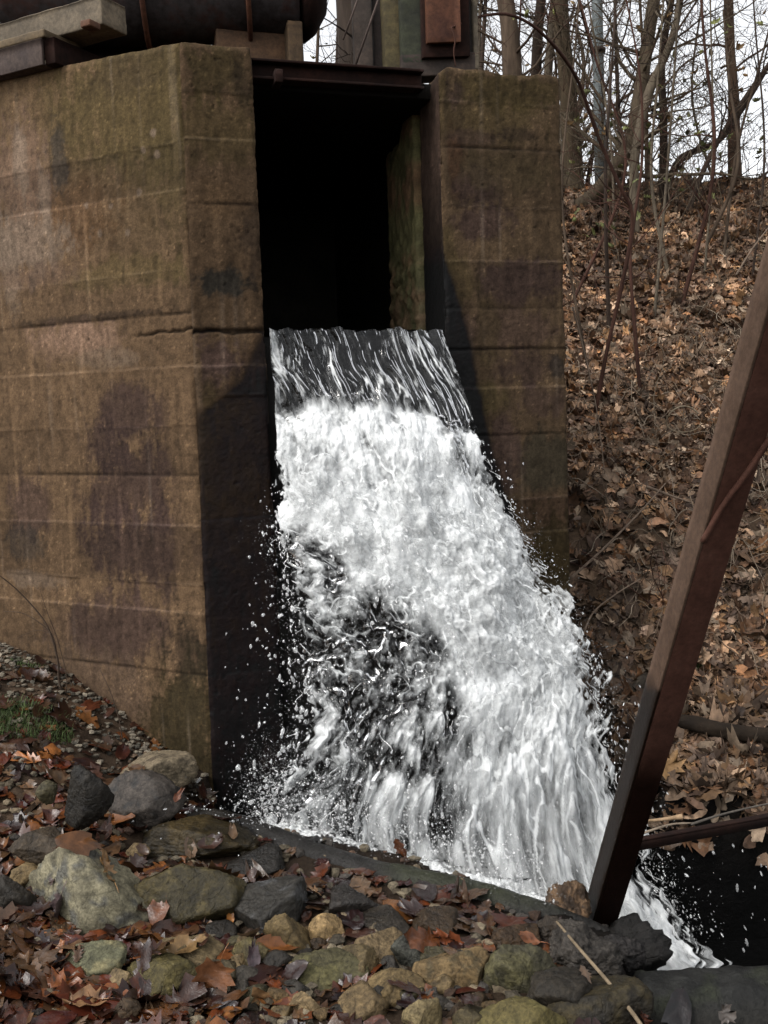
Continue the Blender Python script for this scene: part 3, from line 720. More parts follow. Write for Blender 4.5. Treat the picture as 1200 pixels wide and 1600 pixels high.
rocks = [
 (138, 1378, 225, 118, (.25, .245, .19), 'large pale grey-green lichened boulder lying aslant at the lower left', 1, .15, (.34, .34, .25), .7, -.42, (.13, .13, .12)),
 (290, 1392, 165, 95, (.085, .075, .04), 'dark olive mossy rock right of the large pale boulder', 2, .7, (.11, .095, .04), .8, .05, None),
 (425, 1410, 130, 80, (.075, .075, .075), 'dark grey flaky slab of rock below the left end of the wet log', 3, .7, None, .9, .08, (.13, .13, .13)),
 (248, 1196, 95, 48, (.30, .26, .2), 'pale rounded stone touching the foot of the broad pier', 4, .2, None, .9, .1, (.12, .09, .06)),
 (222, 1243, 110, 66, (.12, .11, .11), 'grey stone with a blackened front just below the pale rounded stone', 5, .5, None, .9, -.1, (.04, .04, .04)),
 (134, 1228, 68, 66, (.035, .032, .028), 'black lump of rock between the leaves left of the grey stone', 6, .6, None, .9, 0, None),
 (285, 1308, 190, 44, (.075, .06, .03), 'flat wet brown-olive slab above the dark mossy rock', 7, .9, (.09, .07, .03), .8, -.1, None),
 (60, 1310, 90, 40, (.10, .08, .06), 'low brown stone half under leaves above the large boulder', 8, .5, None, .9, 0, None),
 (150, 1490, 80, 46, (.20, .215, .15), 'small grey-green lichened stone under the large pale boulder', 9, .3, LICH, .9, .1, None),
 (262, 1526, 135, 50, (.13, .115, .05), 'flat olive slab with a ringed left end near the bottom edge', 10, .4, OLV, .8, .0, None),
 (300, 1480, 110, 42, (.25, .2, .12), 'light tan stone under the long orange leaf', 11, .3, None, .9, .1, None),
 (455, 1455, 70, 72, (.22, .17, .09), 'upright tan-olive pointed stone below the grey flaky slab', 12, .3, None, .8, .2, None),
 (516, 1444, 56, 36, (.46, .34, .19), 'small bright tan stone beside the log', 13, .1, None, .9, 0, None),
 (505, 1515, 118, 60, (.15, .145, .085), 'sloping grey-olive stone with a flat top at bottom centre left', 14, .3, (.13, .13, .06), .8, .18, None),
 (395, 1478, 84, 50, (.16, .14, .08), 'olive-grey stone between the flat olive slab and the pointed stone', 15, .3, OLV, .9, 0, None),
 (597, 1472, 72, 42, (.27, .21, .13), 'tan-grey angular stone below the middle of the log', 16, .25, None, .9, -.1, None),
 (647, 1484, 70, 44, (.10, .11, .105), 'blue-grey cracked stone right of the tan-grey angular stone', 17, .6, None, .9, 0, None),
 (715, 1510, 116, 74, (.27, .20, .11), 'big angular golden-tan stone at bottom centre', 18, .25, None, .8, 0, (.14, .11, .06)),
 (815, 1514, 100, 78, (.12, .12, .085), 'grey-olive cracked stone right of the golden-tan stone', 19, .5, (.12, .12, .06), .8, -.1, None),
 (664, 1582, 62, 56, (.32, .27, .16), 'pale upright stone at the bottom edge near the centre', 20, .3, None, .8, 0, None),
 (812, 1594, 190, 62, (.22, .20, .085), 'broad olive-yellow mossy stone at the bottom edge right of centre', 21, .3, OLV, .7, -.06, None),
 (560, 1562, 80, 50, (.25, .19, .11), 'tan stone near the bottom edge below the sloping olive stone', 22, .3, None, .9, .1, None),
 (478, 1566, 46, 40, (.36, .28, .17), 'small pale angular stone at the bottom left of centre', 23, .2, None, .9, 0, None),
 (618, 1542, 90, 40, (.26, .2, .11), 'flat tan stone left of the golden-tan stone', 24, .3, None, .9, -.1, None),
 (690, 1442, 90, 36, (.10, .07, .045), 'wet brown stone lying against the log under red leaves', 25, .8, None, .9, 0, None),
 (595, 1436, 80, 30, (.07, .06, .05), 'wet dark brown stone just in front of the log', 26, .9, None, .9, 0, None),
 (545, 1408, 90, 40, (.06, .055, .055), 'flat purplish black wet stone at the log near the splash', 27, .9, None, .9, 0, None),
 (805, 1462, 80, 36, (.11, .07, .04), 'brown stone in front of the right end of the log', 28, .7, None, .9, 0, None),
 (20, 1395, 60, 60, (.05, .045, .04), 'dark stone cut off by the left edge beside the large boulder', 29, .5, None, .9, 0, None),
 (352, 1510, 60, 40, (.12, .10, .06), 'small brown-olive stone right of the flat olive slab', 30, .5, None, .9, 0, None),
 (740, 1585, 60, 46, (.14, .12, .07), 'olive-brown stone between the pale upright stone and the broad mossy one', 31, .4, None, .9, 0, None),
 (560, 1498, 70, 34, (.20, .16, .09), 'low yellow-brown stone behind the sloping olive stone', 32, .4, None, .9, 0, None),
 (930, 1560, 150, 70, (.05, .045, .035), 'long low dark wet rock at the lower right before the concrete ledge', 33, .6, (.07, .06, .03), .8, .1, None),
 (880, 1552, 120, 62, (.05, .044, .036), 'nearly black rock in front of the foot of the leaning post', 134, .5, None, .8, 0, None),
 (395, 1345, 110, 40, (.045, .042, .04), 'wet black stone sprinkled by spray at the left end of the log', 35, 1., None, .9, 0, None),
 (325, 1290, 90, 40, (.05, .045, .04), 'wet dark stone by the foot of the corner of the broad pier', 36, .9, None, .9, 0, None),
]
for (px, py, w, h, c, lab, sd, wet, moss, dp, rot, sp) in rocks:
    rock(px, py, w, h, c, lab, sd, wet, moss, dp, rot, spots=sp)
# rocks under the post
def rock_at(c, sx, sy, sz, base, label, seed, wet, moss=None, spots=None, rot=0):
    v, f, a, b = rock_geo(seed, sx, sy, sz, rough=.075)
    ca, sa = math.cos(rot), math.sin(rot)
    v = np.stack([v[:, 0] * ca - v[:, 2] * sa, v[:, 1], v[:, 0] * sa + v[:, 2] * ca], -1)
    n3 = fbm(v[:, 0] * 30, v[:, 1] * 30, v[:, 2] * 30 + seed, 4)
    col = np.array(base)[None] * (1 + .4 * a + .5 * n3)[:, None]
    if spots is not None:
        k = sst(.0, .35, n3)[:, None]; col = col * (1 - k) + np.array(spots)[None] * k
    global _rk
    w = v + np.array(c); rock_bvh_v.append(w); rock_bvh_f.append(f + _rk); _rk += len(v)
    o = mesh_np('rock', v, f, M['rock'], col=np.clip(col, .004, .8), wet=np.full(len(v), wet)); o.location = c
    return tag(o, label, 'rock')
rock_at(P(890, 1432, 3.16), .095, .09, .115, (.05, .032, .02), 'knobbly red-brown conglomerate rock leaning on the foot of the rusty post', 41, .4, spots=(.10, .06, .032))
rock_at(P(968, 1505, 3.2), .22, .14, .17, (.012, .011, .010), 'smooth black wet rock right of the foot of the rusty post', 42, .5, rot=-.25)
rock_at(P(925, 1492, 3.10), .12, .08, .10, (.026, .022, .018), 'black rock directly under the red-brown conglomerate rock', 43, .4)
def on_ground(px, py, lift):
    d = ray(px, py); o = Vector((0, 0, EYE)); t = .5
    while t < 12 and (o + d * t).z > Hs((o + d * t).x, (o + d * t).y): t += .01
    return o + d * t + Vector((0, 0, lift))
rock_at(on_ground(935, 1512, .02), .10, .08, .075, (.030, .026, .022), 'blackish rock touching the concrete ledge, right in the dark cluster before the leaning post', 48, .4, rot=-.1)
rock_at(on_ground(890, 1500, .02), .105, .09, .085, (.035, .030, .025), 'craggy black rock in the middle of the dark cluster before the leaning post', 45, .4, rot=.2)
rock_at(on_ground(858, 1470, .02), .07, .07, .06, (.035, .027, .02), 'dark brown wet rock at the left of the dark cluster before the leaning post', 46, .5, rot=-.2)
rock_at(on_ground(968, 1490, .01), .075, .06, .06, (.016, .014, .013), 'low black rock between the leaning post and the concrete ledge', 47, .4, rot=.1)
rock_at(P(1000, 1105, 4.75), .22, .22, .18, (.02, .015, .01), 'dark wet earth-covered rock under the bank behind the leaning post', 44, .5)

# concrete ledge at the lower right, log edging, bank log
lg0 = G(985, 1508, -.085); lg1 = G(1330, 1500, -.085)
axl = lg1 - lg0; axl.z = 0
v, f = box_geo(lg0 + up * -.7, axl, Vector((0, -.21, 0)), up * .70, bev=.03, rough=.010, cells=.015, freq=14)
tz = np.clip((v[:, 1] - (lg0.y - .19)) / .06, 0, 1)
v[:, 2] -= (1 - tz) * .06 * (v[:, 2] > -.4)
lc = np.array([.011, .011, .010])[None] * (1 + .9 * fbm(v[:, 0] * 12, v[:, 1] * 12, v[:, 2] * 12, 4))[:, None]
top_ = sst(-.16, -.10, v[:, 2])[:, None]; lc = lc * top_ + np.array([.012, .011, .009]) * (1 - top_)
gm = sst(.1, .5, fbm(v[:, 0] * 7, v[:, 1] * 7, 3, 3))[:, None] * top_ * .5; lc = lc * (1 - gm) + np.array([.02, .024, .01]) * gm
o = mesh_np('concrete_ledge', v, f, M['rock'], col=np.clip(lc, .003, 1), wet=np.full(len(v), .35)); tag(o, 'dark damp concrete ledge with mossy top at the lower right', 'ledge')
rock_bvh_v.append(v); q = np.concatenate([f[:, :3], f[:, [0, 2, 3]]]); rock_bvh_f.append(q + _rk); _rk += len(v)

def log_geo(pts, rad, sides=28, seed=0, rough=.12, n=90):
    p = spline(pts, n); r = np.interp(np.linspace(0, 1, n), np.linspace(0, 1, len(rad)), rad)
    v, q, t = tube(p, r, sides)
    m = len(p) * sides; c = np.repeat(p, sides, 0)
    d = v[:m] - c; nn = fbm(v[:m, 0] * 5 + seed, v[:m, 1] * 18, v[:m, 2] * 18, 4)
    v[:m] = c + d * (1 + rough * nn)[:, None]
    return v, q, t, nn
lp = [C0 + Vector((-.22, .05, .03)), C0 + Vector((0, -.03, -.01)), G(520, 1352, -.02), G(640, 1386, -.03), G(760, 1413, -.05), C1 + Vector((.02, -.02, -.03)), C1 + Vector((.16, -.09, -.06))]
v, q, t, nn = log_geo(lp, [.03, .05, .062, .07, .068, .06, .05], seed=3)
c = np.array([.011, .010, .009])[None] * (1 + .5 * fbm(v[:, 0] * 20, v[:, 1] * 20, v[:, 2] * 20, 3))[:, None]
k = sst(-.1, .05, v[:, 0])[:, None] * sst(-.05, .02, v[:, 2])[:, None] * .8; c = c * (1 - k) + np.array([.020, .022, .011]) * (1 + .3 * fbm(v[:, 0] * 14, v[:, 1] * 14, 1, 3))[:, None] * k
o = mesh_np('wet_log', v, [q, t], M['rock'], col=np.clip(c, .003, 1), wet=np.full(len(v), .8)); tag(o, 'long dark wet log, greenish on top, edging the pool below the falling water', 'log')
rock_bvh_v.append(v); qq = np.concatenate([q[:, :3], q[:, [0, 2, 3]]]); rock_bvh_f.append(qq + _rk); _rk += len(v)
bl = [P(1035, 1118, 4.35), P(1090, 1132, 4.3), P(1150, 1146, 4.25), P(1230, 1150, 4.2), P(1330, 1150, 4.15)]
v, q, t, nn = log_geo(bl, [.02, .036, .04, .036, .036], seed=8, rough=.2)
c = np.array([.012, .008, .005])[None] * (1 + .5 * fbm(v[:, 0] * 5, v[:, 1] * 25, v[:, 2] * 25, 3))[:, None]
o = mesh_np('fallen_log', v, [q, t], M['bark'], col=np.clip(c, .003, 1), wet=np.full(len(v), .3)); tag(o, 'dark fallen log lying across the leafy bank right of the rusty post', 'log')
v, q, t, nn = log_geo([P(1070, 365, 9.2), P(1130, 362, 9.1), P(1180, 366, 9.0)], [.02, .05, .03], seed=5, rough=.2)
o = mesh_np('fallen_branch', v, [q, t], M['bark'], col=np.full((len(v), 3), .03), wet=np.zeros(len(v))); tag(o, 'short black fallen branch lying high on the leafy bank', 'branch')

# ------------------------------------------------------------ leaning steel post and cross bar
def edge3(px, py, Y): return np.array(P(px, py, Y))
# ridge line in 3D, bottom and top
Rb = P(916, 1475, 3.28); Rt = P(1248, 310, 2.10)
axp = (Rt - Rb).normalized()
toc = (Vector((0, 0, EYE)) - (Rb + Rt) / 2); toc = (toc - axp * toc.dot(axp)).normalized()   # from the ridge towards the viewer
sidev = axp.cross(toc).normalized()       # screen right or left
if sidev.x < 0: sidev = -sidev
th = math.radians(58)
fa = (-sidev * math.cos(th) * 1.0 - toc * math.sin(th)).normalized()    # left face goes left and back
fb = (sidev * math.sin(th) - toc * math.cos(th)).normalized()           # right face
W1, W2, TH = .081, .088, .009
post = empty('steel_post', 'leaning rusty brown steel post in front of the falling water', 'post')
def plate(o0, w, width, other, name, mat, lab=None):
    v, f = box_geo(o0, w * width, axp * (Rt - Rb).length, other * TH, bev=.0025, rough=.0008, cells=.02)
    o = mesh_np(name, v, f, M[mat], post)
    if lab: o['label'] = lab
    return o
def mat_post(name, lit):
    m, t, b = nodes(name)
    tc = t.nodes.new('ShaderNodeTexCoord'); sx = t.nodes.new('ShaderNodeSeparateXYZ'); t.links.new(tc.outputs['Object'], sx.inputs[0])
    n = noise(t, 7, 8, .65); n2 = noise(t, 60, 8, .7); n3 = noise(t, 2.2, 4, .6)
    r = ramp(t, n.outputs['Fac'], [(.35, lit[0]), (.52, lit[1]), (.68, lit[2])])
    r2 = ramp(t, n2.outputs['Fac'], [(.3, (.7,) * 3), (.7, (1.3,) * 3)])
    c = mul(t, r.outputs[0], r2.outputs[0])
    # shadow painted into the colour towards the foot, with an uneven border
    ad = t.nodes.new('ShaderNodeMath'); ad.operation = 'MULTIPLY_ADD'; ad.inputs[1].default_value = .35
    t.links.new(n3.outputs['Fac'], ad.inputs[0]); t.links.new(sx.outputs['Z'], ad.inputs[2])
    r3 = ramp(t, ad.outputs[0], [(lit[3], (.13, .12, .11)), (lit[4], (1, 1, 1))])
    c = mul(t, c, r3.outputs[0]); t.links.new(c, b.inputs['Base Color'])
    r4 = ramp(t, ad.outputs[0], [(lit[3], (.4,) * 3), (lit[4], (.8,) * 3)]); t.links.new(r4.outputs[0], b.inputs['Roughness'])
    b.inputs['Specular IOR Level'].default_value = .15; bump(t, b, n2.outputs['Fac'], .0016, .9); return m
M['post_a'] = mat_post('rusty_post_face', ((.042, .025, .016), (.060, .037, .025), (.072, .045, .031), .97, 1.02))
M['post_b'] = mat_post('rusty_post_side', ((.042, .018, .012), (.058, .025, .017), (.070, .033, .023), .60, .80))
plate(Rb, fa, W1, fb, 'flange', 'post_a'); 
plate(Rb + fa * .0005 + fb * TH, fb, W2, fa, 'web', 'post_b')
v, f = box_geo(Rb + fb * (W2 + TH) + fa * TH, fa * (W1 - TH), axp * (Rt - Rb).length, -fb * TH, bev=.002, cells=.03); mesh_np('back_flange', v, f, M['rust_dark'], post)
# raised rusty rod welded along the side face
def on_web(px, py):
    n = fa; return hit_plane(px, py, Rb - n * .004, n)
wp = [on_web(1098, 846), on_web(1130, 790), on_web(1165, 742), on_web(1200, 690), on_web(1235, 640)]
b_ = Bag(); b_.tube(spline(wp, 30), .0085, 10); o = b_.build('welded_rod', M['post_b'], post)
cb = empty('cross_bar', 'dark rusty steel angle bar running right from the leaning post over the black pit', 'bar')
ba = P(950, 1322, 3.30); bb = P(1330, 1252, 3.62); bx = bb - ba
v, f = box_geo(ba, bx, Vector((0, .03, 0)), up * -.008, bev=.002, rough=.0008, cells=.02); mesh_np('top_leg', v, f, M['rust_dark'], cb)
v, f = box_geo(ba + up * -.0085, bx, Vector((0, .008, 0)), up * -.032, bev=.002, rough=.0008, cells=.02); mesh_np('side_leg', v, f, M['rust_dark'], cb)
def stick(pts, r, name, label, col, cat='stick', sides=8, n=30, mat='bark', group=None, rr=None):
    p = spline(pts, n); rad = np.linspace(r, r * .45, n) if rr is None else np.interp(np.linspace(0, 1, n), np.linspace(0, 1, len(rr)), rr)
    b = Bag(); b.tube(p, rad, sides, col); o = b.build(name, M[mat]); return tag(o, label, cat, group)
stick([P(1004, 1283, 3.3), P(1030, 1281, 3.3), P(1052, 1278, 3.3), P(1066, 1276, 3.3)], .006, 'stick', 'broken twig with a pale cut end lying on the angle bar', (.22, .15, .09), rr=[.004, .006, .008, .011])
stick([P(960, 1318, 3.27), P(1010, 1300, 3.3), P(1050, 1288, 3.33), P(1090, 1286, 3.36)], .006, 'stick', 'thin grey twig lying along the left end of the angle bar', (.2, .16, .12))
stick([P(1080, 1288, 3.34), P(1130, 1272, 3.38), P(1200, 1256, 3.42), P(1260, 1248, 3.46)], .005, 'stick', 'long grey stick on the angle bar reaching the right edge', (.08, .07, .06))
stick([P(870, 1440, 2.78), P(905, 1482, 2.64), P(955, 1540, 2.50), P(1002, 1602, 2.38), P(1015, 1630, 2.34)], .006, 'stick', 'long thin pale twig slanting across the black rocks to the bottom edge', (.15, .115, .075), rr=[.004, .005, .006, .005])
stick([P(385, 1560, 2.85), P(430, 1510, 2.92), P(470, 1462, 2.98), P(486, 1450, 3.0)], .008, 'stick', 'dark brown stick leaning over the stones at bottom centre left', (.06, .04, .028))
stick([P(484, 1452, 3.0), P(540, 1480, 2.98), P(600, 1496, 2.96), P(665, 1492, 2.98)], .006, 'stick', 'curved dark twig lying across the stones at bottom centre', (.05, .035, .03))
stick([P(760, 1498, 2.96), P(790, 1484, 2.96), P(826, 1478, 3.0)], .006, 'stick', 'short dark curved twig beside the golden-tan stone', (.05, .04, .035))
stick([P(190, 1585, 2.7), P(260, 1578, 2.7), P(300, 1580, 2.72)], .004, 'stick', 'thin dark twig on the wet leaves at the bottom left', (.05, .03, .02))
stick([P(768, 1518, 2.9), P(800, 1555, 2.85), P(815, 1580, 2.82)], .003, 'stick', 'fine pale twig over the grey-olive cracked stone', (.25, .2, .13))
# ------------------------------------------------------------ leaves
RV = np.concatenate(rock_bvh_v); RF = np.concatenate(rock_bvh_f)
rock_bvh = BVHTree.FromPolygons([tuple(q) for q in RV], [tuple(int(i) for i in q) for q in RF])
def leaf_shape(kind, r):
    """outline (x across, y along) of one leaf around its midrib"""
    if kind == 0:      # maple
        a = [(-.02, 0), (.10, .10), (.42, .02), (.36, .18), (.62, .34), (.42, .42), (.50, .62), (.24, .56), (.16, .66), (.22, .84), (.06, .80), (0, 1.05)]
    elif kind == 1:    # oak
        a = [(-.01, 0), (.08, .10), (.20, .16), (.12, .26), (.30, .36), (.15, .45), (.34, .56), (.17, .64), (.28, .78), (.12, .84), (.10, .95), (0, 1.0)]
    else:              # plain oval
        a = [(-.01, 0), (.10, .08), (.20, .22), (.27, .38), (.29, .52), (.25, .68), (.16, .84), (.07, .95), (.03, .98), (.02, .99), (.01, 1.0), (0, 1.02)]
    return np.array(a)
def leaf_np(kind, curl, fold, twist, r):
    a = leaf_shape(kind, r); a[1:-1] *= r.uniform(.8, 1.2, (len(a) - 2, 1)); a[1:-1, 0] = a[1:-1, 0] * .75 + .25 * a[1:-1, 0].mean(); n = len(a)
    mid = np.stack([np.zeros(n), a[:, 1]], 1)
    mid[:, 1] = np.linspace(0, a[-1, 1], n)
    Lf = np.stack([-a[:, 0], a[:, 1]], 1); Rg = a
    inL = (Lf + mid) / 2; inR = (Rg + mid) / 2
    p = np.concatenate([mid, inR, Rg, inL, Lf])
    x, y = p[:, 0], p[:, 1]
    z = np.abs(x) * fold + curl * ((y - .5) ** 2 * 1.2 - .2) + .3 * twist * x * (y - .5) + np.abs(x) ** 1.5 * curl * 1.2
    z = z + .05 * np.sin(x * 17 + y * 9 + twist * 20) + .035 * np.sin(x * 31 - y * 23 + twist * 50)
    p3 = np.stack([x, y - .5, z], 1)
    i = np.arange(n - 1)
    def strip(A, B, fl):
        q = np.stack([A + i, B + i, B + i + 1, A + i + 1], 1); return q[:, ::-1] if fl else q
    q = np.concatenate([strip(0, n, False), strip(n, 2 * n, False), strip(0, 3 * n, True), strip(3 * n, 4 * n, True)])
    return p3, q
_lr = np.random.default_rng(5)
LT = [leaf_np(k, _lr.uniform(-.5, 1.1), _lr.uniform(-.2, .6), _lr.uniform(-1, 1), _lr) for k in (0, 1, 1, 2, 2, 2, 0, 1, 2, 2, 1, 2) for _ in range(3)]
def rot_from(nrm, yaw, tilt, az):
    z = Vector(nrm).normalized()
    t = Matrix.Rotation(az, 3, 'Z') @ Matrix.Rotation(tilt, 3, 'X') @ Matrix.Rotation(-az, 3, 'Z') @ Matrix.Rotation(yaw, 3, 'Z')
    q = Vector((0, 0, 1)).rotation_difference(z).to_matrix()
    return np.array(q @ t)
def scatter(name, pts, nrm, size, cols, tilt, mat, kind='stuff', seed=1, lift=.01, zs_=1.0):
    r = np.random.default_rng(seed); V, Q, C, k = [], [], [], 0
    for i in range(len(pts)):
        p, q = LT[r.integers(len(LT))]
        s = size[i]; Rm = rot_from(nrm[i], r.uniform(0, 6.28), abs(r.normal(0, tilt)), r.uniform(0, 6.28))
        w = (p * np.array([s * r.uniform(.8, 1.15), s, s * r.uniform(.5, 1.5) * zs_])) @ Rm.T + pts[i] + np.array([0, 0, lift + s * .06 + r.uniform(0, .015)])
        V.append(w); Q.append(q + k); k += len(p)
        cc = np.array(cols[i]) * r.uniform(.4, 1.0)
        rib = np.ones(len(p)); n = len(p) // 5; rib[:n] = 1.18
        C.append(cc[None] * rib[:, None] * (1 + .15 * r.normal(size=(len(p), 1))))
    o = mesh_np(name, np.concatenate(V), np.concatenate(Q), mat, col=np.clip(np.concatenate(C), .005, .9))
    return o
def ground_hit(x, y):
    """height and normal of rocks or soil below (x,y)"""
    z = Hs(x, y); e = .03
    n = Vector((-(Hs(x + e, y) - z) / e, -(Hs(x, y + e) - z) / e, 1)).normalized()
    loc, nn, _, _ = rock_bvh.ray_cast(Vector((x, y, 1.2 if y < 6 else 9)), Vector((0, 0, -1)))
    if loc is not None and loc.z > z: 
        if nn.z < 0: nn = -nn
        return loc.z, nn, True
    return z, n, False
r = np.random.default_rng(21)
PAL_DRY = np.array([(.36, .235, .15), (.30, .185, .11), (.40, .28, .19), (.24, .14, .085), (.18, .105, .065), (.34, .20, .10), (.27, .19, .14), (.42, .32, .23), (.12, .07, .045), (.30, .15, .07)])
PAL_WET = np.array([(.26, .085, .03), (.16, .055, .025), (.30, .12, .04), (.10, .05, .035), (.18, .11, .06), (.34, .17, .06), (.13, .07, .05), (.22, .06, .025), (.09, .045, .03), (.24, .16, .10), (.06, .03, .02), (.30, .20, .11)])
# bank: dry tan leaves
pts, nr, sz, cl = [], [], [], []
for _ in range(26000):
    y = 3.75 + 6.9 * r.random() ** .8; xmax = .42 * y + .3; x = r.uniform(.75, xmax)
    if pms(x, y) > .3: continue
    # bare dark earth low on the bank
    bare = bump1(y, 5.45, .6) * .86 * (1 if perlin(x * 2.2, y * 2.2, 9) > -.2 else .5)
    if r.random() < bare: continue
    if perlin(x * 2.6, y * 2.6, 33) > .38 and r.random() < .75: continue
    z = Hs(x, y); e = .05
    pts.append((x, y, z)); nr.append((-(Hs(x + e, y) - z) / e, -(Hs(x, y + e) - z) / e, 1))
    sz.append(r.uniform(.06, .145) * (1.0 if y > 4.8 else 1.15))
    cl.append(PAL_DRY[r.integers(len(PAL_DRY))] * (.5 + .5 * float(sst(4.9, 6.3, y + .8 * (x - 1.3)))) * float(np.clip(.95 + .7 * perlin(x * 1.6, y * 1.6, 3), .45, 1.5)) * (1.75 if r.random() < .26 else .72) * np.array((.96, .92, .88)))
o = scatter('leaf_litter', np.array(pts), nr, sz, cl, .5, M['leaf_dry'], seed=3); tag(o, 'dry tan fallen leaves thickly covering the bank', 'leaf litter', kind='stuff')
print('bank leaves', len(pts))
# loose angular stones between the big ones
r = np.random.default_rng(88)
TY = [(.30, .23, .13), (.14, .13, .08), (.09, .085, .08), (.22, .16, .09), (.10, .07, .045), (.36, .28, .17), (.05, .045, .04)]
for i in range(56):
    px, py = (r.uniform(330, 860), r.uniform(1440, 1600)) if i < 46 else (r.uniform(20, 380), r.uniform(1200, 1590))
    w_ = r.uniform(24, 52); lim = 1330 + .22 * (px - 400)
    if px > 380 and py < lim + 100: continue
    rock(px, py, w_, w_ * r.uniform(.45, .75), TY[r.integers(len(TY))], 'small angular wet stone lying between the leaves and the larger rocks', 300 + i, r.uniform(.2, .8), None, .9, r.normal() * .2, sub=4, group='small loose stones in the foreground', name='stone', cat='stone')
RV = np.concatenate(rock_bvh_v); RF = np.concatenate(rock_bvh_f)
rock_bvh = BVHTree.FromPolygons([tuple(q) for q in RV], [tuple(int(i) for i in q) for q in RF])
# foreground: wet red-brown leaves
r = np.random.default_rng(22)
pts, nr, sz, cl = [], [], [], []
for _ in range(6600):
    y = r.uniform(1.9, 4.6); x = r.uniform(-.46 * y - .1, .42 * y)
    if pms(x, y) > .02: continue
    if y > 4.2 - .1 and x > E1b.x - .05 and x < 1: continue
    z, n, onrock = ground_hit(x, y)
    # nearly none on the black rocks at the lower right or on the log
    if x > .46 and y > 2.55 and r.random() < .95: continue
    if x > .85 and r.random() < .9: continue
    dcurb = np.interp(x, cx, cy) - y
    if dcurb < .16 and x > -.7 and r.random() < .85: continue
    if onrock and r.random() < .93: continue
    if r.random() < .62 * float(sst(-.75, -.2, x)): continue
    if y > 3.2 and r.random() < .45: continue
    # pebbly patch by the pier
    if x < -.9 and y > 3.9 and r.random() < .55: continue
    pts.append((x, y, z)); nr.append(tuple(n)); s = .055 + .11 * r.random() ** 1.6; sz.append(s)
    c = PAL_WET[r.integers(len(PAL_WET))]
    c = c * (1 - .55 * math.exp(-(max(dcurb, 0) / .35) ** 2) * (x > -.9))
    if r.random() < .03: c = np.array((.55, .25, .08))
    if r.random() < .06: c = np.array((.34, .26, .17))
    cl.append(np.array(c) * np.array((.36, .29, .26)))
o = scatter('fallen_leaves', np.array(pts), nr, sz, cl, .26, M['leaf_wet'], seed=4, lift=.0, zs_=.5); tag(o, 'wet red-brown fallen leaves between the foreground stones', 'fallen leaves', kind='stuff')
print('front leaves', len(pts))
# single leaves that stand out
def one_leaf(px, py, size, col, label, kind=0, yaw=0.0, tilt=.3, seed=0, Y=None, mat='leaf_wet', nrm=None):
    g = G(px, py, .03); z, n, _ = ground_hit(g.x, g.y); z = max(z, -.1)
    if Y is None:
        d = ray(px, py); h = rock_bvh.ray_cast(Vector((0, 0, EYE)), d)
        g = G(px, py, z + .03); g = G(px, py, ground_hit(g.x, g.y)[0] + .03)
        if h[0] is not None and h[0].y < g.y + .05: g = h[0] - d.normalized() * .02; n = h[1] if h[1].dot(d) < 0 else -h[1]
    else: g = P(px, py, Y); n = Vector(nrm) if nrm else Vector((0, -.4, 1))
    rr = np.random.default_rng(seed); p, q = leaf_np(kind, .35, .15, rr.uniform(-.6, .6), rr)
    Rm = rot_from(n if n.z > -.2 else (0, -.3, 1), yaw, tilt, yaw)
    w = (p * size) @ Rm.T
    b = Bag(); b.add(w, q, None, np.clip(.42 * np.array(col)[None] * (1 + .12 * rr.normal(size=(len(p), 1))), .01, .9))
    st0 = w[0]; b.tube([st0, st0 + (w[0] - w[len(p) // 5 - 1]) * .25 + np.array([0, 0, .004]), st0 + (w[0] - w[len(p) // 5 - 1]) * .45], .0012, 4, np.array(col) * .7)
    o = b.build('leaf', M[mat]); o.location = g
    return tag(o, label, 'leaf')
one_leaf(168, 1356, .115, (.42, .23, .09), 'golden-brown leaf lying on the top of the large pale boulder', 1, .9, .1, 1)
one_leaf(285, 1478, .15, (.40, .24, .10), 'long orange-tan folded leaf on the light tan stone', 2, -.9, .2, 2)
one_leaf(360, 1432, .055, (.62, .24, .04), 'small bright orange leaf beside the grey flaky slab', 2, .1, .9, 3)
one_leaf(488, 1390, .04, (.42, .24, .12), 'small tan leaf at the right edge of the grey flaky slab', 0, 1.1, .4, 4)
one_leaf(700, 1470, .10, (.40, .12, .05), 'red leaf just above the golden-tan stone', 0, .5, .3, 5)
one_leaf(826, 1466, .075, (.38, .15, .07), 'reddish leaf lying before the right end of the log', 2, 1.4, .3, 6)
one_leaf(130, 1565, .11, (.50, .27, .13), 'orange-tan leaf near the bottom left corner', 0, 2.0, .2, 7)
one_leaf(408, 1560, .10, (.46, .26, .12), 'curled tan leaf at the bottom edge left of centre', 1, .3, .6, 8)
one_leaf(330, 1530, .11, (.34, .14, .06), 'reddish-orange torn leaf right of the flat olive slab', 0, 2.8, .3, 9)
one_leaf(90, 1420, .10, (.17, .12, .12), 'purplish-grey leaf stuck to the lower side of the large boulder', 0, 1.9, .1, 10)
one_leaf(92, 1540, .12, (.36, .12, .04), 'rust-red leaf at the lower left', 0, .7, .3, 11)
one_leaf(396, 1496, .09, (.16, .11, .12), 'purplish leaf on the olive-grey stone', 2, .4, .2, 12)
one_leaf(1135, 1583, .055, (.20, .17, .15), 'small pale maple leaf stuck to the dark front of the ledge', 0, 0.0, 0.0, 13, Y=2.58, nrm=(0, -1, .25))
one_leaf(1160, 1034, .13, (.48, .30, .16), 'light orange-tan leaf on the bank at the right edge above the fallen log', 2, 1.5, .2, 14, mat='leaf_dry')
one_leaf(1150, 1070, .14, (.34, .20, .13), 'folded brown leaf just below the light orange-tan leaf', 2, 1.5, .5, 15, mat='leaf_dry')
one_leaf(1040, 1190, .14, (.42, .24, .10), 'large tan torn leaf against the right side of the rusty post', 0, .4, .5, 16, mat='leaf_dry', Y=4.0, nrm=(0, -.8, 1))
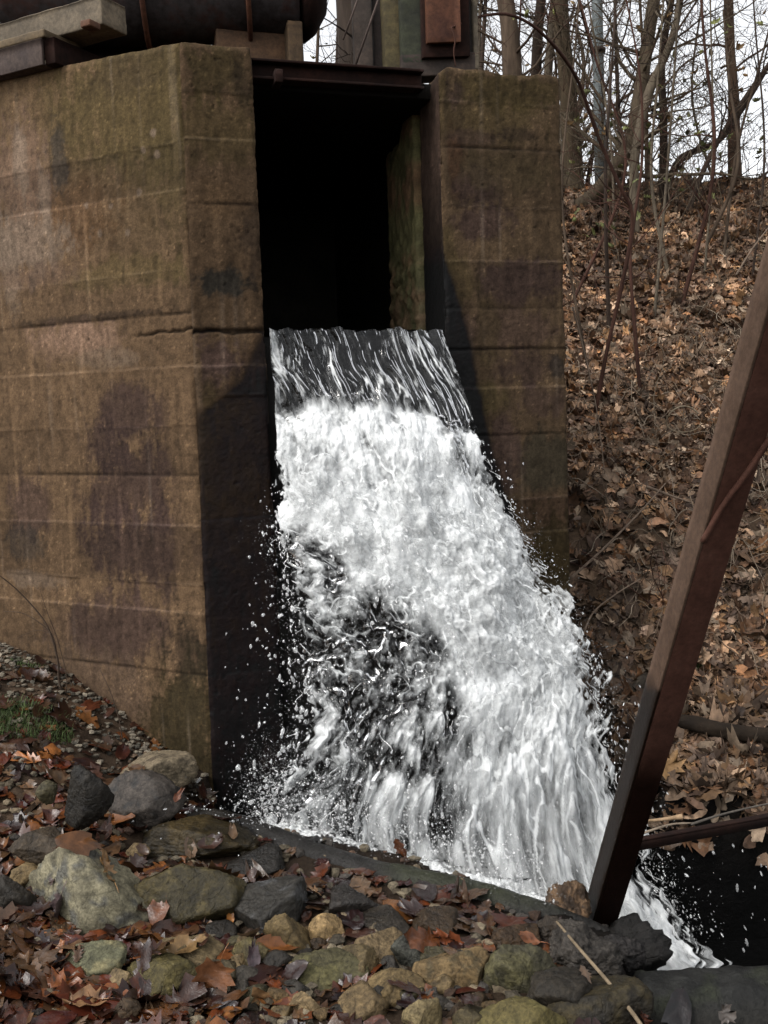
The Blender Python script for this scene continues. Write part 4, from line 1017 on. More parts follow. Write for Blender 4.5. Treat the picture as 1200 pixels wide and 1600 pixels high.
one_leaf(1050, 1232, .13, (.24, .14, .13), 'large wet pinkish leaf below the tan torn leaf by the post', 0, 2.2, .2, 17, Y=4.0, nrm=(0, -.5, 1))
one_leaf(1140, 1245, .12, (.22, .15, .14), 'large greyish-pink wet leaf near the right edge above the bar', 0, 1.2, .2, 18, Y=4.0, nrm=(0, -.5, 1))
one_leaf(200, 1168, .08, (.28, .06, .03), 'dark red leaf against the foot of the pier behind the pale stone', 0, 1.2, .5, 19)
one_leaf(278, 1243, .06, (.30, .09, .03), 'small red leaf on the grey stone with a blackened front', 2, 0, 1.0, 20)

# pebbles and grass on the left slope
def pebbles(name, n, box, s0, s1, seed, cols, label, wet=.2, fn=None):
    r = np.random.default_rng(seed); b = Bag(); base, f, _, _ = rock_geo(77, 1, 1, 1, 12, 2)
    shapes = [rock_geo(200 + k, 1, 1, 1, 12, 1)[0:2] for k in range(8)]
    for _ in range(n):
        x = r.uniform(box[0], box[1]); y = r.uniform(box[2], box[3])
        if fn and not fn(x, y, r): continue
        s = r.uniform(s0, s1); v, ff = shapes[r.integers(8)]
        a = r.uniform(0, 6.28); c_, s_ = math.cos(a), math.sin(a)
        w = v * np.array([s * r.uniform(.8, 1.4), s * r.uniform(.7, 1.1), s * r.uniform(.4, .8)])
        w = np.stack([w[:, 0] * c_ - w[:, 1] * s_, w[:, 0] * s_ + w[:, 1] * c_, w[:, 2]], -1) + np.array([x, y, Hs(x, y) + s * .3])
        b.add(w, None, ff, np.array(cols[r.integers(len(cols))]) * r.uniform(.3, .8))
    o = b.build(name, M['rock'], smooth=False); return tag(o, label, 'gravel', kind='stuff')
pebbles('gravel', 2600, (-2.2, -.7, 3.6, 4.8), .008, .024, 31, [(.2, .17, .13), (.14, .12, .09), (.10, .09, .07), (.28, .24, .18), (.12, .08, .05)], 'small grey gravel and broken bits at the foot of the broad pier', fn=lambda x, y, r: (x - E1b.x) * nL.x + (y - E1b.y) * nL.y > -.0 and r.random() < sst(.9, .1, (x - E1b.x) * nL.x + (y - E1b.y) * nL.y))
pebbles('small_stones', 1500, (-1.6, .75, 2.0, 3.8), .012, .035, 32, [(.18, .14, .09), (.12, .10, .07), (.22, .18, .12), (.08, .07, .06), (.10, .06, .04)], 'small brown wet stones scattered between the leaves', fn=lambda x, y, r: pms(x, y) < .02 and x < .46)
pebbles('bank_debris', 1800, (.9, 4.0, 3.9, 7.0), .01, .03, 33, [(.09, .06, .04), (.05, .035, .025), (.15, .10, .07)], 'crumbs of dark earth and bark low on the bank', fn=lambda x, y, r: pms(x, y) < .1)
def grass(name, cx_, cy_, rad, n, hgt, seed, label):
    r = np.random.default_rng(seed); b = Bag()
    for _ in range(n):
        a = r.uniform(0, 6.28); d = rad * math.sqrt(r.random()); x = cx_ + d * math.cos(a) * 1.6; y = cy_ + d * math.sin(a)
        z = Hs(x, y) - .005; h = hgt * r.uniform(.4, 1.2); la = r.uniform(0, 6.28); ln = h * r.uniform(.2, .9); w = .0022
        t = np.linspace(0, 1, 5); px_ = x + ln * t ** 2 * math.cos(la); py_ = y + ln * t ** 2 * math.sin(la); pz = z + h * (t - .25 * t ** 3)
        wd = w * (1 - t * .9); nx, ny = -math.sin(la), math.cos(la)
        v = np.concatenate([np.stack([px_ + nx * wd, py_ + ny * wd, pz], 1), np.stack([px_ - nx * wd, py_ - ny * wd, pz], 1)])
        i = np.arange(4); q = np.stack([i, i + 1, i + 6, i + 5], 1)
        b.add(v, q, None, np.array([.05, .075, .02]) * r.uniform(.5, 1.3))
    o = b.build(name, M['leaf_dry']); return tag(o, label, 'grass', kind='stuff')
g = G(38, 1150, .3); grass('grass', g.x, g.y, .13, 1500, .055, 41, 'tuft of short green grass on the gravel at the left edge')
g = G(45, 1090, .33); grass('grass', g.x, g.y, .05, 250, .03, 43, 'sparse green moss tuft near the foot of the wall')
g = P(1092, 1030, 4.8); grass('grass', g.x, g.y, .05, 300, .06, 42, 'small green tuft on the bank right of the rusty post')
# ------------------------------------------------------------ trees
def grow(bag, p, d, ln, rad, level, r, c, wander=.25, up=.15, nb=(3, 6), minr=.0022, maxlev=3, sides=6, leafpts=None):
    n = max(5, int(ln / .12)); n = min(n, 16); pts = [np.array(p, float)]; d = np.array(d, float); d /= np.linalg.norm(d); dirs = []
    for i in range(n):
        d = d + r.normal(size=3) * wander / math.sqrt(n) * 1.3 + np.array([0, 0, up / n]); d /= np.linalg.norm(d); dirs.append(d.copy()); pts.append(pts[-1] + d * ln / n)
    pts = np.array(pts); rr = np.linspace(rad, max(minr * .7, rad * .35), n + 1)
    bag.tube(pts, rr, sides if level == 0 else (5 if level == 1 else 3), np.array(c) * r.uniform(.8, 1.2))
    if leafpts is not None and level >= 2: leafpts.append(pts[-1])
    if level >= maxlev: return pts
    for _ in range(r.integers(nb[0], nb[1] + 1)):
        k = r.integers(max(1, int(n * .25)), n + 1); k = min(k, n); a = dirs[min(k, n - 1)]
        side = r.normal(size=3); side -= a * side.dot(a); side /= np.linalg.norm(side)
        nd = a * r.uniform(.4, .9) + side * r.uniform(.5, 1.0)
        grow(bag, pts[k], nd, ln * r.uniform(.3, .62), max(minr, rr[k] * r.uniform(.4, .65)), level + 1, r, c, wander * 1.15, up, nb, minr, maxlev, sides, leafpts)
    return pts
def make_tree(name, path, rads, label, cat, seed, c=(.075, .055, .042), branches=10, blen=(.6, 1.6), brad=.35, lev=2, group=None, nb=(3, 6), up=.2, bstart=.15, sides=10, minr=.003, leaves=0, leafc=(.2, .2, .05), branch_bias=None):
    r = np.random.default_rng(seed)
    t = empty(name, label, cat, group)
    p = spline(path, 40); rad = np.interp(np.linspace(0, 1, 40), np.linspace(0, 1, len(rads)), rads)
    base = p[0].copy(); t.location = base
    b = Bag(); v, q, tt = tube(p, rad, sides); m = len(p) * sides; cc = np.repeat(p, sides, 0); dd = v[:m] - cc
    nn = fbm(v[:m, 0] * 8, v[:m, 1] * 8, v[:m, 2] * 2, 3); v[:m] = cc + dd * (1 + .13 * nn)[:, None]
    b.add(v - base, q, tt, np.array(c)[None] * (1 + .5 * fbm(v[:, 0] * 12, v[:, 1] * 12, v[:, 2] * 3, 3))[:, None]); b.build('trunk', M['bark'], t)
    if branches:
        cb_ = Bag(); lp_ = []
        for _ in range(branches):
            k = r.integers(int(40 * bstart), 40); a = p[min(k + 1, 39)] - p[max(k - 1, 0)]; a /= np.linalg.norm(a)
            side = r.normal(size=3); side[1] *= .7; side -= a * side.dot(a); side /= np.linalg.norm(side)
            if branch_bias is not None: side = side + np.array(branch_bias); side /= np.linalg.norm(side)
            grow(cb_, p[k] - base, a * r.uniform(.2, .8) + side, r.uniform(*blen), max(minr, rad[k] * brad * r.uniform(.6, 1)), 1, r, c, .3, up, nb, minr, 1 + lev, 6, lp_)
        cb_.build('crown', M['bark'], t)
        if leaves and lp_:
            lb = Bag(); idx = r.integers(0, len(lp_), leaves)
            for i in idx:
                q0 = lp_[i] + r.normal(size=3) * .05; pp_, qq = LT[r.integers(len(LT))]; Rm = rot_from((0, 0, 1), r.uniform(0, 6), r.uniform(.2, 1.4), r.uniform(0, 6))
                lb.add((pp_ * r.uniform(.04, .09)) @ Rm.T + q0, qq, None, np.array(leafc) * r.uniform(.6, 1.3))
            lb.build('leaves', M['leaf_dry'], t)
    return t
def PT(px, py, Y): return np.array(P(px, py, Y))
def GB(px, Y):      # point on the ground at photo column px and distance Y
    d = ray(px, 300); x = d.x / d.y * Y; return np.array([x, Y, Hs(x, Y) - .05])
BR = (.065, .046, .032); DK = (.036, .025, .019); RB = (.050, .024, .017); GY = (.085, .068, .049); PLB = (.11, .088, .063)
make_tree('tree', [GB(898, 10.1), PT(888, 150, 10.1), PT(868, -80, 10.1), PT(850, -500, 10.1)], [.11, .085, .08, .06], 'thick brown tree trunk wrapped in twigs just behind the right edge of the narrower pier', 'tree', 1, (.065, .048, .030), 14, (.5, 1.4), .14)
make_tree('tree', [GB(862, 10.2), PT(855, 150, 10.2), PT(872, -80, 10.2), PT(880, -400, 10.2)], [.05, .045, .04, .03], 'slim trunk rising beside the thick brown trunk at the pier edge', 'tree', 2, GY, 10, (.5, 1.2), .3)
make_tree('tree', [GB(1148, 10.1), PT(1146, 150, 10.1), PT(1138, 0, 10.1), PT(1135, -400, 10.1)], [.07, .055, .05, .04], 'straight reddish-brown trunk standing on the crest near the right edge', 'tree', 3, (.065, .040, .026), 8, (.7, 1.6), .3, bstart=.4)
make_tree('tree', [GB(905, 9.8), PT(930, 305, 9.6), PT(985, 225, 9.4), PT(1005, 110, 9.4), PT(1025, -30, 9.4), PT(1050, -300, 9.5)], [.10, .085, .08, .065, .055, .04], 'crooked leaning tree forking above the crest right of the grey pole', 'tree', 4, (.075, .057, .038), 22, (.6, 1.8), .34, lev=2)
make_tree('tree', [GB(992, 9.2), PT(992, 250, 9.2), PT(1012, 150, 9.2), PT(1050, 60, 9.2), PT(1066, -40, 9.2), PT(1080, -300, 9.2)], [.05, .045, .04, .035, .03, .02], 'pale curving sapling right of the crooked leaning tree', 'tree', 5, PLB, 12, (.5, 1.4), .4)
make_tree('tree', [GB(1036, 9.8), PT(1037, 190, 9.8), PT(1034, 90, 9.8), PT(1052, -30, 9.8), PT(1060, -300, 9.8)], [.05, .04, .035, .03, .02], 'dark upright sapling in the middle of the bright gap', 'tree', 6, DK, 12, (.5, 1.3), .4)
make_tree('tree', [GB(1030, 9.6), PT(1060, 252, 9.6), PT(1120, 222, 9.6), PT(1160, 170, 9.6), PT(1205, 95, 9.6), PT(1260, 10, 9.6)], [.035, .033, .03, .026, .024, .02], 'low bowed dark stem curving up to the right across the bright gap', 'tree', 7, DK, 8, (.4, 1.0), .4, branch_bias=(0, 0, .7))
make_tree('tree', [GB(1070, 9.3), PT(1100, 265, 9.3), PT(1140, 190, 9.3), PT(1180, 130, 9.3), PT(1230, 60, 9.3)], [.025, .025, .022, .02, .015], 'thin straight dark stem slanting up to the right edge', 'tree', 8, DK, 8, (.4, 1.0), .4)
make_tree('tree', [GB(800, 9.2), PT(800, 90, 9.2), PT(782, -60, 9.2), PT(770, -300, 9.2)], [.10, .085, .08, .06], 'brown trunk behind the top of the narrower pier', 'tree', 9, BR, 14, (.5, 1.4), .2)
make_tree('tree', [GB(838, 10.5), PT(838, 90, 10.5), PT(850, -60, 10.5), PT(850, -300, 10.5)], [.06, .055, .05, .04], 'slimmer brown trunk between two thicker ones over the narrower pier', 'tree', 10, DK, 14, (.5, 1.4), .3)
make_tree('tree', [GB(556, 7.4), PT(552, 60, 7.4), PT(545, -80, 7.4), PT(540, -500, 7.4)], [.14, .12, .11, .08], 'dark trunk directly left of the gate planks', 'tree', 11, (.03, .022, .017), 10, (.5, 1.3), .15)
make_tree('tree', [GB(65, 9.0), PT(66, 20, 9.0), PT(60, -80, 9.0), PT(50, -500, 9.0)], [.11, .10, .09, .06], 'brown trunk at the top left corner behind the timbers', 'tree', 12, GY, 12, (.5, 1.4), .2)
# pole
pole = empty('metal_pole', 'plain grey-blue metal pole standing on the crest of the bank', 'pole')
b_ = Bag(); gb = GB(938, 10.0); b_.tube([gb, PT(936, 150, 10), PT(933, 0, 10), PT(930, -300, 10)], [.055, .055, .053, .05], 20); b_.build('shaft', M['galv'], pole)
b_ = Bag(); b_.tube([PT(935, 82, 9.97), PT(935, 76, 9.97)], [.07, .07], 20); b_.build('clamp_band', M['steel_grey'], pole)
# reddish stems overhanging in front of the bank
make_tree('sapling', [PT(930, 645, 6.1), PT(950, 540, 6.1), PT(975, 430, 6.1), PT(988, 340, 6.1), PT(968, 290, 6.05), PT(935, 215, 6.0), PT(900, 120, 5.8), PT(850, 55, 5.5), PT(800, 24, 5.3), PT(750, 26, 5.1), PT(703, 44, 4.9)], [.014, .013, .013, .012, .012, .011, .010, .009, .008, .007, .004],
          'long arching reddish-brown stem reaching over the narrower pier to the rusty panel', 'sapling', 13, RB, 9, (.25, .6), .45, lev=1, nb=(1, 3), minr=.0016, bstart=.3)
stick([PT(705, 43, 4.9), PT(711, 62, 4.9), PT(709, 82, 4.9), PT(712, 104, 4.9)], .005, 'twig', 'short forked twig hanging at the rusty panel', RB, 'twig')
make_tree('sapling', [GB(1000, 6.8), PT(985, 420, 6.9), PT(990, 350, 7.0), PT(1003, 250, 7.1), PT(1000, 120, 7.2), PT(975, -20, 7.3)], [.014, .013, .012, .010, .008, .006], 'thin upright reddish sapling in front of the crest beside the arching stem', 'sapling', 14, RB, 14, (.3, .8), .45, lev=2, nb=(2, 4), minr=.0018)
sap = [(915, 7.2, 900, 60), (950, 7.5, 960, 40), (1020, 7.6, 1060, 20), (1062, 7.9, 1100, 60), (1100, 8.3, 1110, 10), (1130, 8.6, 1190, 90), (1175, 8.2, 1180, 40), (1200, 7.8, 1235, 150), (885, 7.8, 930, 90), (960, 8.9, 920, 10),
       (1010, 9.6, 1000, 5), (975, 10.0, 960, -20), (1120, 10.3, 1100, -20), (915, 10.2, 900, -20), (1045, 8.4, 1030, 100), (1095, 8.7, 1140, 130),
       (770, 9.8, 760, -20), (745, 10.5, 752, -30), (820, 11, 815, -20), (880, 11, 910, -30), (490, 9.5, 500, -30), (515, 10.5, 530, -30), (30, 10, 20, -40), (100, 10.5, 110, -40), (130, 9.5, 140, -60), (5, 9.5, -10, -30)]
for i, (px, Y, qx, qy) in enumerate(sap):
    r = np.random.default_rng(100 + i); a = GB(px, Y); e = PT(qx, qy, Y + .2); m = (a + e) / 2 + r.normal(size=3) * np.array([.12, .1, .05]); e2 = e + (e - m) * .9
    R0 = r.uniform(.010, .020) * (1 if Y < 9 else 1.5)
    make_tree('sapling', [a, m, e, e2], [R0, R0 * .8, R0 * .6, R0 * .4], 'thin bare sapling in the tangle along the crest of the bank', 'sapling', 200 + i, [BR, DK, GY, RB, PLB][i % 5], 7, (.4, 1.2), .5, lev=2, nb=(2, 5), group='bare saplings along the crest', sides=6, minr=.0022,
              leaves=(26 if i in (6, 8, 9, 15, 20, 21) else 0), leafc=((.16, .17, .05) if i % 2 == 0 else (.2, .12, .05)))
# brushwood and the far wood: masses nobody could count
def brush(name, n, xr, yr, hr, seed, label, cols, lev=2, rad=(.004, .008), spread=.5, leaves=0, leafc=(.2, .22, .06)):
    r = np.random.default_rng(seed); b = Bag(); lp_ = []
    for _ in range(n):
        y = r.uniform(*yr); px = r.uniform(*xr); g = GB(px, y); h = r.uniform(*hr)
        grow(b, g, np.array([r.normal() * spread, r.normal() * spread, 1]), h, r.uniform(*rad), 1, r, cols[r.integers(len(cols))], .35, .2, (2, 5), .0022, 1 + lev, 4, lp_)
    o = b.build(name, M['bark']); tag(o, label, 'brush', kind='stuff')
    if leaves:
        lb = Bag()
        for i in r.integers(0, len(lp_), leaves):
            q0 = lp_[i] + r.normal(size=3) * .12; pp_, qq = LT[r.integers(len(LT))]; Rm = rot_from((0, 0, 1), r.uniform(0, 6), r.uniform(.2, 1.4), r.uniform(0, 6))
            lb.add((pp_ * r.uniform(.05, .11)) @ Rm.T + q0, qq, None, np.array(leafc) * r.uniform(.5, 1.5))
        o = lb.build(name.replace('wood', 'wood_leaves').replace('brushwood', 'brush_leaves'), M['leaf_dry']); tag(o, 'scattered leaves still hanging in ' + label, 'leaves', kind='stuff')
brush('brushwood', 60, (880, 1260), (8.8, 10.8), (.4, 1.3), 51, 'the low tangle of thin twigs along the crest of the bank', [BR, DK, GY], lev=2, rad=(.003, .005), spread=.5, leaves=160, leafc=(.13, .14, .05))
brush('hillside_twigs', 40, (890, 1240), (5.0, 8.5), (.25, .7), 52, 'fine bare twigs sprouting from the leafy bank', [RB, GY, PLB], lev=1, rad=(.002, .004), spread=.7)
brush('distant_wood', 9, (870, 1080), (12, 20), (2.5, 4.5), 53, 'the far bare wood beyond the crest', [GY, BR], lev=3, rad=(.012, .035), spread=.25)
brush('distant_wood', 22, (690, 905), (10.5, 18), (2.5, 5.5), 54, 'the dense bare wood behind the narrower pier', [BR, DK], lev=3, rad=(.02, .06), spread=.25, leaves=260, leafc=(.16, .11, .05))
brush('distant_wood', 18, (440, 580), (9.5, 18), (2.5, 5.5), 55, 'the wood seen between the pipe and the gate', [BR, DK], lev=3, rad=(.02, .04), spread=.3, leaves=1100, leafc=(.13, .17, .05))
brush('distant_wood', 22, (-60, 240), (9.5, 18), (3.0, 6), 56, 'the wood seen above the timbers at the top left', [BR, GY], lev=3, rad=(.02, .04), spread=.3, leaves=500, leafc=(.17, .15, .06))
# brambles on the bank
r = np.random.default_rng(61); b_ = Bag()
for _ in range(150):
    Y = r.uniform(4.9, 7.5); px = r.uniform(900, 1230); g = GB(px, Y); g[2] += .05; pts = [g]; a = r.uniform(0, 6.28)
    for k in range(9):
        a += r.normal() * .5; q_ = pts[-1] + .07 * np.array([math.cos(a), math.sin(a) * .7, 0]); q_[2] = Hs(q_[0], q_[1]) + .04 + abs(r.normal()) * .05; pts.append(q_)
    b_.tube(spline(pts, 22), r.uniform(.0015, .0035), 4, np.array([(.16, .12, .085), (.10, .07, .05), (.2, .16, .12)][r.integers(3)]))
o = b_.build('brambles', M['bark']); tag(o, 'thin looping bramble stems and roots lying on the leafy bank', 'brambles', kind='stuff')
for i, (pts, rad, lab) in enumerate([
    ([(890, 905), (940, 860), (1000, 800), (1040, 755)], .008, 'long straight pale twig slanting over the bank between the pier and the post'),
    ([(905, 1010), (925, 960), (960, 930), (1000, 905)], .006, 'thin curved twig low on the bank beside the pier foot'),
    ([(1010, 760), (1050, 775), (1080, 785)], .009, 'short crooked brown stick touching the left side of the rusty post'),
    ([(895, 480), (915, 560), (932, 640), (945, 740)], .006, 'thin dark stem hanging down the bank near the pier edge'),
    ([(1150, 430), (1175, 390), (1205, 350)], .008, 'brown twig rising at the right edge above the post')]):
    Y = [5.0, 4.85, 5.2, 5.6, 6.5][i]; q = [PT(x, y, Y + (0.0012 * (pts[0][1] - y))) for x, y in pts]
    for k in range(len(q)):
        d = Vector(q[k]) - Vector((0, 0, EYE)); t = 1.0; 
        for _ in range(60):
            w = Vector((0, 0, EYE)) + d * t
            if w.z < Hs(w.x, w.y) + .06: t -= .01
            else: break
        q[k] = np.array(w)
    stick(q, rad, 'stick', lab, (.13, .095, .07))
# curled ring of vine
g = PT(1068, 655, 5.6); ring = [g + np.array([.10 * math.cos(t), .0 + .03 * math.sin(t * 2), .075 * math.sin(t)]) for t in np.linspace(.4, 6.0, 14)]
stick(ring, .005, 'vine', 'looped vine ring on the bank left of the rusty post', (.2, .16, .11), 'vine', n=50)
# bare shoots by the left wall
def shoot(paths, label, col):
    b = Bag()
    for (pts, rd) in paths:
        p = spline(pts, 30); b.tube(p, np.linspace(rd, rd * .35, 30), 5, col)
    o = b.build('bare_shrub', M['bark']); return tag(o, label, 'shrub')
shoot([([PT(100, 1102, 4.35), PT(92, 1060, 4.33), PT(90, 1030, 4.3), PT(72, 975, 4.28), PT(30, 925, 4.25), PT(-10, 892, 4.2)], .006), ([PT(90, 1030, 4.3), PT(80, 990, 4.3), PT(40, 960, 4.3), PT(5, 955, 4.3)], .003),
       ([PT(100, 1102, 4.35), PT(104, 1060, 4.3), PT(90, 1000, 4.3), PT(75, 960, 4.25), PT(62, 920, 4.2)], .0025), ([PT(80, 990, 4.3), PT(55, 985, 4.3), PT(20, 1000, 4.3)], .0015)], 'thin bare bush leaning left in front of the foot of the broad pier', (.06, .042, .03))
shoot([([PT(192, 1160, 4.2), PT(185, 1120, 4.2), PT(172, 1080, 4.2), PT(156, 1046, 4.2)], .0035)], 'single thin bare shoot standing against the broad pier', (.06, .042, .03))
# ------------------------------------------------------------ water
def mat_water(name, film=True, fine=70):
    """white foam where the 'Foam' attribute is high, clear reflecting water elsewhere; 'Flow' runs with the current"""
    m, t, b = nodes(name); out = t.nodes['Material Output']
    a = attr(t, 'Foam'); fl = attr(t, 'Flow'); fm = attr(t, 'Film')
    def nz(scale, det, rg, dist=0.0):
        n = t.nodes.new('ShaderNodeTexNoise'); n.inputs['Scale'].default_value = scale; n.inputs['Detail'].default_value = det; n.inputs['Roughness'].default_value = rg
        n.inputs['Distortion'].default_value = dist; t.links.new(fl.outputs['Vector'], n.inputs['Vector']); return n
    n = nz(fine * .75, 5, .62); n2 = nz(fine * .25, 4, .55, .8)
    ad = t.nodes.new('ShaderNodeMath'); ad.operation = 'MULTIPLY_ADD'; ad.inputs[1].default_value = .6
    t.links.new(n.outputs['Fac'], ad.inputs[0]); t.links.new(a.outputs['Fac'], ad.inputs[2])
    sb = t.nodes.new('ShaderNodeMath'); sb.operation = 'SUBTRACT'; sb.inputs[1].default_value = .30; t.links.new(ad.outputs[0], sb.inputs[0])
    cov = ramp(t, sb.outputs[0], [(.26, (0, 0, 0)), (.46, (.32, .32, .32)), (.78, (1, 1, 1))])
    al = ramp(t, sb.outputs[0], [(.38, (.46, .475, .475)), (1.15, (.72, .735, .735))])
    n3 = ramp(t, n2.outputs['Fac'], [(.3, (.74,) * 3), (.6, (1.03,) * 3)])
    c = mul(t, al.outputs[0], n3.outputs[0]); t.links.new(c, b.inputs['Base Color'])
    b.inputs['Roughness'].default_value = .5; b.inputs['Specular IOR Level'].default_value = .25
    b1 = bump(t, b, n2.outputs['Fac'], .006, .7); b2 = bump(t, b, n.outputs['Fac'], .0022, .8, b1)
    tr = t.nodes.new('ShaderNodeBsdfTransparent')
    if film:
        gl = t.nodes.new('ShaderNodeBsdfGlossy'); gl.inputs['Roughness'].default_value = .06
        t.links.new(b1.outputs[0], gl.inputs['Normal'])
        tr2 = t.nodes.new('ShaderNodeBsdfTransparent'); tr2.inputs['Color'].default_value = (.6, .62, .62, 1)
        fr = t.nodes.new('ShaderNodeFresnel'); fr.inputs['IOR'].default_value = 1.36; t.links.new(b1.outputs[0], fr.inputs['Normal'])
        mx = t.nodes.new('ShaderNodeMixShader'); t.links.new(fr.outputs[0], mx.inputs[0]); t.links.new(tr2.outputs[0], mx.inputs[1]); t.links.new(gl.outputs[0], mx.inputs[2])
        m2 = t.nodes.new('ShaderNodeMixShader'); t.links.new(fm.outputs['Fac'], m2.inputs[0]); t.links.new(tr.outputs[0], m2.inputs[1]); t.links.new(mx.outputs[0], m2.inputs[2])
        clear = m2.outputs[0]
    else: clear = tr.outputs[0]
    mm = t.nodes.new('ShaderNodeMixShader'); t.links.new(cov.outputs[0], mm.inputs[0]); t.links.new(clear, mm.inputs[1]); t.links.new(b.outputs[0], mm.inputs[2])
    t.links.new(mm.outputs[0], out.inputs['Surface']); return m
M['torn'] = mat_water('torn_foam', False)
M['water'] = mat_water('rushing_water', True)
def mat_drop():
    m, t, b = nodes('water_drops'); out = t.nodes['Material Output']
    b.inputs['Base Color'].default_value = (.8, .81, .81, 1); b.inputs['Roughness'].default_value = .12; b.inputs['Specular IOR Level'].default_value = .8
    gl = t.nodes.new('ShaderNodeBsdfGlossy'); gl.inputs['Roughness'].default_value = .03
    tr = t.nodes.new('ShaderNodeBsdfTransparent'); lw = t.nodes.new('ShaderNodeLayerWeight'); lw.inputs['Blend'].default_value = .35
    mx = t.nodes.new('ShaderNodeMixShader'); t.links.new(lw.outputs['Facing'], mx.inputs[0]); t.links.new(tr.outputs[0], mx.inputs[1]); t.links.new(gl.outputs[0], mx.inputs[2])
    mm = t.nodes.new('ShaderNodeMixShader'); mm.inputs[0].default_value = .22; t.links.new(mx.outputs[0], mm.inputs[1]); t.links.new(b.outputs[0], mm.inputs[2])
    t.links.new(mm.outputs[0], out.inputs['Surface']); return m
M['drop'] = mat_drop()
def with_foam(o, foam, flow=None, film=None):
    a = o.data.attributes.new('Foam', 'FLOAT', 'POINT'); a.data.foreach_set('value', np.asarray(foam, np.float32).ravel())
    if flow is None:
        flow = np.empty(len(o.data.vertices) * 3, np.float32); o.data.vertices.foreach_get('co', flow)
    a = o.data.attributes.new('Flow', 'FLOAT_VECTOR', 'POINT'); a.data.foreach_set('vector', np.asarray(flow, np.float32).ravel())
    if film is None: film = np.ones(len(o.data.vertices))
    a = o.data.attributes.new('Film', 'FLOAT', 'POINT'); a.data.foreach_set('value', np.asarray(film, np.float32).ravel())
vk = np.array([0, .055, .13, .29, .45, .58, .70, .82, 1.0])
Lk = np.array([P(420, 513, 4.31), P(424, 570, 4.29), P(431, 640, 4.25), P(434, 800, 4.15), P(464, 950, 4.05), P(480, 1080, 3.98), P(455, 1200, 3.94), P(420, 1300, 3.9), P(520, 1520, 3.6)])
Rk = np.array([P(690, 516, 4.51), P(710, 572, 4.46), P(738, 650, 4.40), P(792, 800, 4.28), P(862, 930, 4.12), P(918, 1050, 3.98), P(945, 1180, 3.88), P(1000, 1330, 3.78), P(1095, 1510, 3.55)])
def cr(K, v):
    out = np.zeros(np.shape(v) + (3,))
    from_t = spline(K, 400); tt = np.interp(np.linspace(0, len(K) - 1 - 1e-6, 400), np.arange(len(K)), vk)
    for i in range(3): out[..., i] = np.interp(v, tt, from_t[:, i])
    return out
nWat = np.array([.36, -.90, .25]); nWat /= np.linalg.norm(nWat)
def wpos(u, v, off=0.0):
    """point of the falling water; u across (0 left, 1 right), v down (0 lip, 1 foot), off metres outwards"""
    a, b = cr(Lk, v), cr(Rk, v); p = a * (1 - u[..., None]) + b * u[..., None]
    bl = .16 * np.sin(np.pi * np.clip(u, 0, 1)) ** .8 * sst(.02, .35, v) * (1 - .5 * sst(.75, 1, v))
    return p + nWat * (bl + off)[..., None]
def foam_base(u, v):
    """where the falling water is white"""
    jag = .012 * perlin(u * 7, 3.3, 1) + .007 * perlin(u * 31, 1.3, 5)
    top = sst(.100, .140, v + jag - .03 * sst(.7, .95, u))
    b = 1.15 * top
    # clear ragged band down the right edge near the top
    b = b - .75 * bump1(u, .95 - .1 * sst(.12, .16, v), .055) * sst(.28, .20, v) * top
    # thin, torn water at the lower left
    e = np.interp(v, [.27, .34, .40, .48, .55, .66, .8, .9], [-.15, .05, .23, .37, .43, .47, .42, .13])
    n = .05 * perlin(u * 6, v * 7, 3) + .03 * perlin(u * 14, v * 18, 5)
    b = b - 1.0 * sst(.14, -.10, u - e + n)
    b = b + .34 * bump1(u, .20, .16) * bump1(v, .43, .05) + .30 * bump1(u, .30, .2) * bump1(v, .56, .035) + .25 * bump1(u, .33, .2) * bump1(v, .70, .03)
    b = b - .30 * sst(.62, .85, v) * sst(.3, .6, u) - .30 * bump1(u, .50, .10) * bump1(v, .80, .05)
    b = b + .75 * sst(.86, .93, v - .05 * u)
    return b
